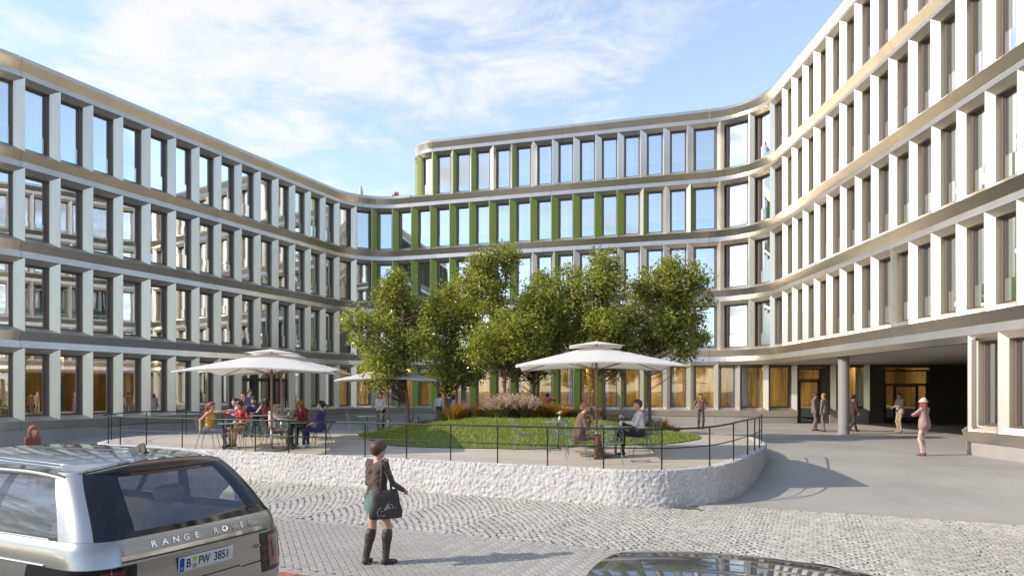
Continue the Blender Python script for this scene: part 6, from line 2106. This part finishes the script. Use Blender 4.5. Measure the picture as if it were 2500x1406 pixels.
for sgn in (1, -1):
    for yy in (.655, .685): MB().tube([(.75 + .16 * k_, sgn * (yy - .01 * (1 if k_ == 0 else 0) + .018 * math.sin(k_ * .25)), 1.804 + .024 * (1 - abs(k_ - 6) / 6) - (.018 if yy > .66 else .0)) for k_ in range(0, 12)], .004, 5).build('roof_rail', [M['chrome']], rf, smooth=True)
# aerial fin
fa = MB(); 
vs = []
for (x, zt_, wd) in ((.0, .0, .030), (.03, .070, .012), (.08, .060, .016), (.16, .022, .022), (.22, .0, .018)):
    vs += [(x, -wd, -.01), (x, wd, -.01), (x, wd * .35, zt_ + .004), (x, -wd * .35, zt_ + .004)]
fs = [(3, 2, 1, 0)]
for i in range(4):
    b = i * 4
    for k_ in range(4): fs.append((b + k_, b + (k_ + 1) % 4, b + 4 + (k_ + 1) % 4, b + 4 + k_))
fa.add(vs, fs + [(16, 17, 18, 19)]).build('aerial_fin', [M['blackgloss']], rf, (.80, 0, 1.858), smooth=False)
# chrome strip, seams, lamps, plate, lettering
def rear_strip(z, y0, y1, hgt, dep, m, name, sh, n=18, parent=suv):
    mb = MB(); vs = []; fs = []
    for i in range(n + 1):
        y = y0 + (y1 - y0) * i / n
        for dz, dx in ((-hgt / 2, 0), (-hgt / 2, -dep), (hgt / 2, -dep), (hgt / 2, 0)): vs.append((sh.rear_x(y, z + dz) + dx, y, z + dz))
    for i in range(n):
        for k_ in range(4): fs.append((i * 4 + k_, i * 4 + (k_ + 1) % 4, i * 4 + 4 + (k_ + 1) % 4, i * 4 + 4 + k_))
    return mb.add(vs, fs + [(0, 1, 2, 3), tuple(n * 4 + q for q in (3, 2, 1, 0))]).build(name, [m], parent)
rear_strip(1.168, .70, -.70, .030, .014, M['chrome'], 'chrome_strip', SB)
rear_strip(1.140, .70, -.70, .008, .003, M['seam'], 'panel_seam', SB)
rear_strip(.90, .34, -.34, .009, .003, M['seam'], 'panel_seam', LB)
rear_strip(.885, .70, .36, .009, .003, M['seam'], 'panel_seam', LB); rear_strip(.885, -.36, -.70, .009, .003, M['seam'], 'panel_seam', LB)
rear_strip(1.716, .34, -.34, .022, .004, M['redlens2'], 'brake_lamp', GH)
def surf_patch(sh, i0, i1, z0, z1, off, m, name, nz=6, sgn=1, parent=suv):
    v = []; f = []; zz = [z0 + (z1 - z0) * k_ / nz for k_ in range(nz + 1)]
    for z in zz:
        o = sh.outline(z); P = [Vector((x, y)) for x, y, t_ in o]
        for i in range(i0, i1 + 1):
            t_ = (P[min(i + 1, len(P) - 1)] - P[max(i - 1, 0)]).normalized(); nn = Vector((t_.y, -t_.x)) * -1
            q = P[i] + nn * off; v.append((q.x, q.y * sgn, z))
    m_ = i1 - i0 + 1
    for j in range(nz):
        for i in range(m_ - 1):
            q = (j * m_ + i, j * m_ + i + 1, (j + 1) * m_ + i + 1, (j + 1) * m_ + i); f.append(q if sgn < 0 else q[::-1])
    return link(name, mesh_from(name, v, f, m, smooth=True), parent)
for sgn in (1, -1):
    tl_ = surf_patch(LB, 7, 19, .78, 1.115, .006, M['blackgloss'], 'tail_lamp', sgn=sgn)
    surf_patch(LB, 8, 11, .82, 1.09, .010, M['redlens'], 'lens', sgn=sgn, parent=tl_); surf_patch(LB, 12, 16, .84, 1.08, .010, M['redlens2'], 'lens', sgn=sgn, parent=tl_); surf_patch(LB, 9, 10, .90, 1.04, .014, M['clearlens'], 'lens', sgn=sgn, parent=tl_)
    mb = MB(); yy = .705
    for sh_, za, zb_ in ((LB, .86, 1.12), (SB, 1.12, 1.295)):
        mb.tube([(sh_.rear_x(yy, za + (zb_ - za) * q / 6) + .012, sgn * yy, za + (zb_ - za) * q / 6) for q in range(7)], .004, 4)
    mb.build('panel_seam', [M['seam']], suv)
    # chrome waist line along the side and door gaps
    mb = MB()
    for z, r_ in ((1.128, .008), (1.30, .007)):
        sh_ = LB if z < 1.12 else (SB if z < 1.29 else GH)
        o = sh_.outline(z); P = [(x, y * sgn * 1.003 + sgn * .003, z) for x, y, t_ in o if t_ == 'side'][2:]
        mb.tube(P, r_, 5)
    mb.build('waist_line', [M['chrome']], suv)
    for (k_, nm) in ((11, 'rear door'), (19, 'front door')):
        mb = MB()
        for sh_, za, zb_ in ((LB, .40, 1.12), (SB, 1.12, 1.295)):
            P = []
            for q in range(9):
                z = za + (zb_ - za) * q / 8; o = [(x, y) for x, y, t_ in sh_.outline(z)]; x, y = min(o[10:-8], key=lambda p: abs(p[0] - (1.55 if k_ == 11 else 2.55))); P.append((x, sgn * (y + .0015), z))
            mb.tube(P, .0035, 4)
        mb.build('door_seam', [M['seam']], suv)
px_ = LB.rear_x(0, 1.03)
pl = MB().box((0, 0, 0), (.012, .52, .112)).build('number_plate', [M['plate']], suv, (px_ - .012, 0, 1.03)); pl.rotation_euler = (0, R(-4), 0)
MB().box((-.0066, 0, 0), (.002, .514, .106)).build('plate_field', [M['plate']], pl)
MB().box((-.0076, .237, 0), (.002, .040, .104)).build('plate_band', [M['eublue']], pl)
def plate_text(t_, y, size, m, z=0, sx=1.0):
    o = link('plate_character', text_mesh(t_, size, .0006, m, 'plate_character'), pl, (-.0086, y, z)); o.rotation_euler = (R(90), 0, R(-90)); o.scale = (sx, 1, 1); return o
plate_text('B', .178, .098, M['platetext'], sx=.80)
plate_text('PW', .030, .098, M['platetext'], sx=.72)
plate_text('3851', -.142, .098, M['platetext'], sx=.80)
plate_text('D', .237, .028, M['plate'], -.030)
for (zz, mm) in ((.026, 'seal_y'), (-.026, 'seal_s')):
    o = MB().lathe([(0, 0), (.021, 0), (.021, .002), (0, .002)], 20).build('plate_seal', [M[mm]], pl, (-.0085, .122, zz)); o.rotation_euler = (0, R(-90), 0)
word = 'RANGE ROVER'; ys = np.linspace(.44, -.50, len(word))
for ch, y in zip(word, ys):
    if ch == ' ': continue
    z = 1.226; x = SB.rear_x(y, z); sl = math.atan2(SB.rear_x(y, 1.25) - SB.rear_x(y, 1.20), .05); tw = math.atan2(SB.rear_x(y + .02, z) - SB.rear_x(y - .02, z), .04)
    o = link('letter', text_mesh(ch, .066, .003, M['chrome'], 'letter'), suv, (x - .004, y, z)); o.rotation_euler = (R(90) - sl, 0, R(-90) - tw); o.scale = (1.15, 1, 1)
bx_ = LB.rear_x(-.555, 1.02)
bd = MB(); n = 24; bd.add([(0, 0, 0)] + [(0, .036 * math.cos(2 * math.pi * q / n), .018 * math.sin(2 * math.pi * q / n)) for q in range(n)], [(0, 1 + (q + 1) % n, 1 + q) for q in range(n)])
b_ = bd.build('badge', [M['badge']], suv, (bx_ - .006, -.555, 1.02))
MB().tube([(-.001, .036 * math.cos(2 * math.pi * q / n), .018 * math.sin(2 * math.pi * q / n)) for q in range(n)], .0018, 5, closed=True).build('badge_rim', [M['chrome']], b_)
o = link('badge_text', text_mesh('LAND -ROVER', .0085, .0004, M['chrome'], 'badge_text'), b_, (-.0012, 0, 0)); o.rotation_euler = (R(90), 0, R(-90))
# cabin: floor, luggage cover, seats
MB().box((1.9, 0, .62), (3.2, 1.7, .05)).build('cabin_floor', [M['cabin']], suv)
MB().box((.62, 0, 1.05), (.80, 1.5, .03)).build('luggage_cover', [M['cabin']], suv)
MB().box((3.15, 0, 1.12), (.5, 1.6, .16)).build('dashboard', [M['cabin']], suv)
for sgn in (1, -1): MB().box((1.9, sgn * .86, 1.0), (2.9, .04, .5)).build('door_lining', [M['leather']], suv)
seats(suv, [(1.30, .42), (1.30, -.42), (2.30, .42), (2.30, -.42)], M['leather'], .66)
for x in (1.0, 3.95):
    for y in (.83, -.83): wheel(suv, x, y)
# dark underbody slab below the cabin floor
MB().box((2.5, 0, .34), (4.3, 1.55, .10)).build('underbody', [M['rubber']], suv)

# ---- dark car, only its roof in view
F2 = Vector((-E1.x, -E1.y)); c2 = from_e(-3.05, 3.72)
car2 = empty('parked_car', (c2.x - F2.x * 4.55, c2.y - F2.y * 4.55, 0.0), math.atan2(F2.y, F2.x))
tag(car2, 'dark brown car with glass roof parked at the bottom right, only its roof showing', 'car')
L2 = Shell([(.24, .12, 4.40, .84, .3, .5), (.40, .02, 4.53, .89, .3, .5), (.60, .0, 4.55, .905, .3, .55), (.80, .03, 4.48, .90, .3, .6), (.92, .08, 4.30, .88, .3, .7)], bulge_r=.10)
pt = skin_mesh(L2, [.24, .32, .40, .50, .60, .70, .80, .86, .92], lambda c, t_, i: 'body')
quads_to_obj('body', pt['body'], M['umber'], car2)
ov = [(x, y, .92) for x, y, t_, i in L2.ring(.92)]
MB().poly(ov).build('bonnet', [M['umber']], car2)
G2 = Shell([(.90, .26, 3.62, .86, .30, .5), (1.02, .46, 3.38, .835, .30, .5), (1.16, .70, 3.10, .79, .30, .5), (1.28, .92, 2.86, .74, .28, .45), (1.38, 1.12, 2.66, .69, .26, .42), (1.435, 1.24, 2.54, .655, .25, .40)], bulge_r=.10)
def g2_label(c, t_, i):
    if t_ == 'rear': return 'rear_window'
    if t_ in ('rc', 'fc'): return 'pillar'
    if t_ == 'front': return 'windscreen'
    k_ = i - 16
    if c.z > 1.38 or c.z < .95: return 'pillar'
    return 'pillar' if k_ in (12,) else 'side_window'
pt = skin_mesh(G2, [.90, .95, 1.02, 1.09, 1.16, 1.22, 1.28, 1.33, 1.38, 1.41, 1.435], g2_label)
quads_to_obj('rear_window', pt['rear_window'], M['carglass'], car2); both('pillar', pt['pillar'], M['umber'], car2); quads_to_obj('windscreen', pt['windscreen'], M['carglass'], car2); both('side_window', pt['side_window'], M['carglass'], car2)
# crowned roof: painted frame with a large glass panel
def roof2(x, u):
    t_ = (x - 1.18) / (2.62 - 1.18)
    w_ = .662 + .02 * math.sin(math.pi * max(0, min(1, t_)))
    z = 1.437 + .058 * (1 - abs(u) ** 2.4) - .030 * (2 * t_ - 1) ** 2
    return Vector((x - (.10 * u * u if t_ > .5 else -.05 * u * u) * abs(2 * t_ - 1), w_ * u, z))
def sheet(x0, x1, u0, u1, n, m_, dz):
    v = []; f = []
    for i in range(n + 1):
        for j in range(m_ + 1): p = roof2(x0 + (x1 - x0) * i / n, u0 + (u1 - u0) * j / m_); v.append((p.x, p.y, p.z + dz))
    for i in range(n):
        for j in range(m_): f.append((i * (m_ + 1) + j, (i + 1) * (m_ + 1) + j, (i + 1) * (m_ + 1) + j + 1, i * (m_ + 1) + j + 1))
    return v, f
rfm = MB()
for (x0, x1, u0, u1) in ((1.18, 2.62, .84, 1.0), (1.18, 2.62, -1.0, -.84), (1.18, 1.26, -.84, .84), (2.56, 2.62, -.84, .84)):
    v, f = sheet(x0, x1, u0, u1, 12, 8, 0); rfm.add(v, f)
r2 = rfm.build('roof', [M['umber']], car2, smooth=True)
v, f = sheet(1.26, 2.56, -.84, .84, 18, 22, -.002); link('roof_glass', mesh_from('roof_glass', v, f, M['roofglass'], smooth=True), car2)
seats(car2, [(1.45, .36), (1.45, -.36), (2.25, .36), (2.25, -.36)], M['cabin'], .38)
MB().box((2.0, 0, .34), (3.0, 1.5, .05)).build('cabin_floor', [M['cabin']], car2)
for x in (.85, 3.6):
    for y in (.77, -.77): wheel(car2, x, y, .33, .21)
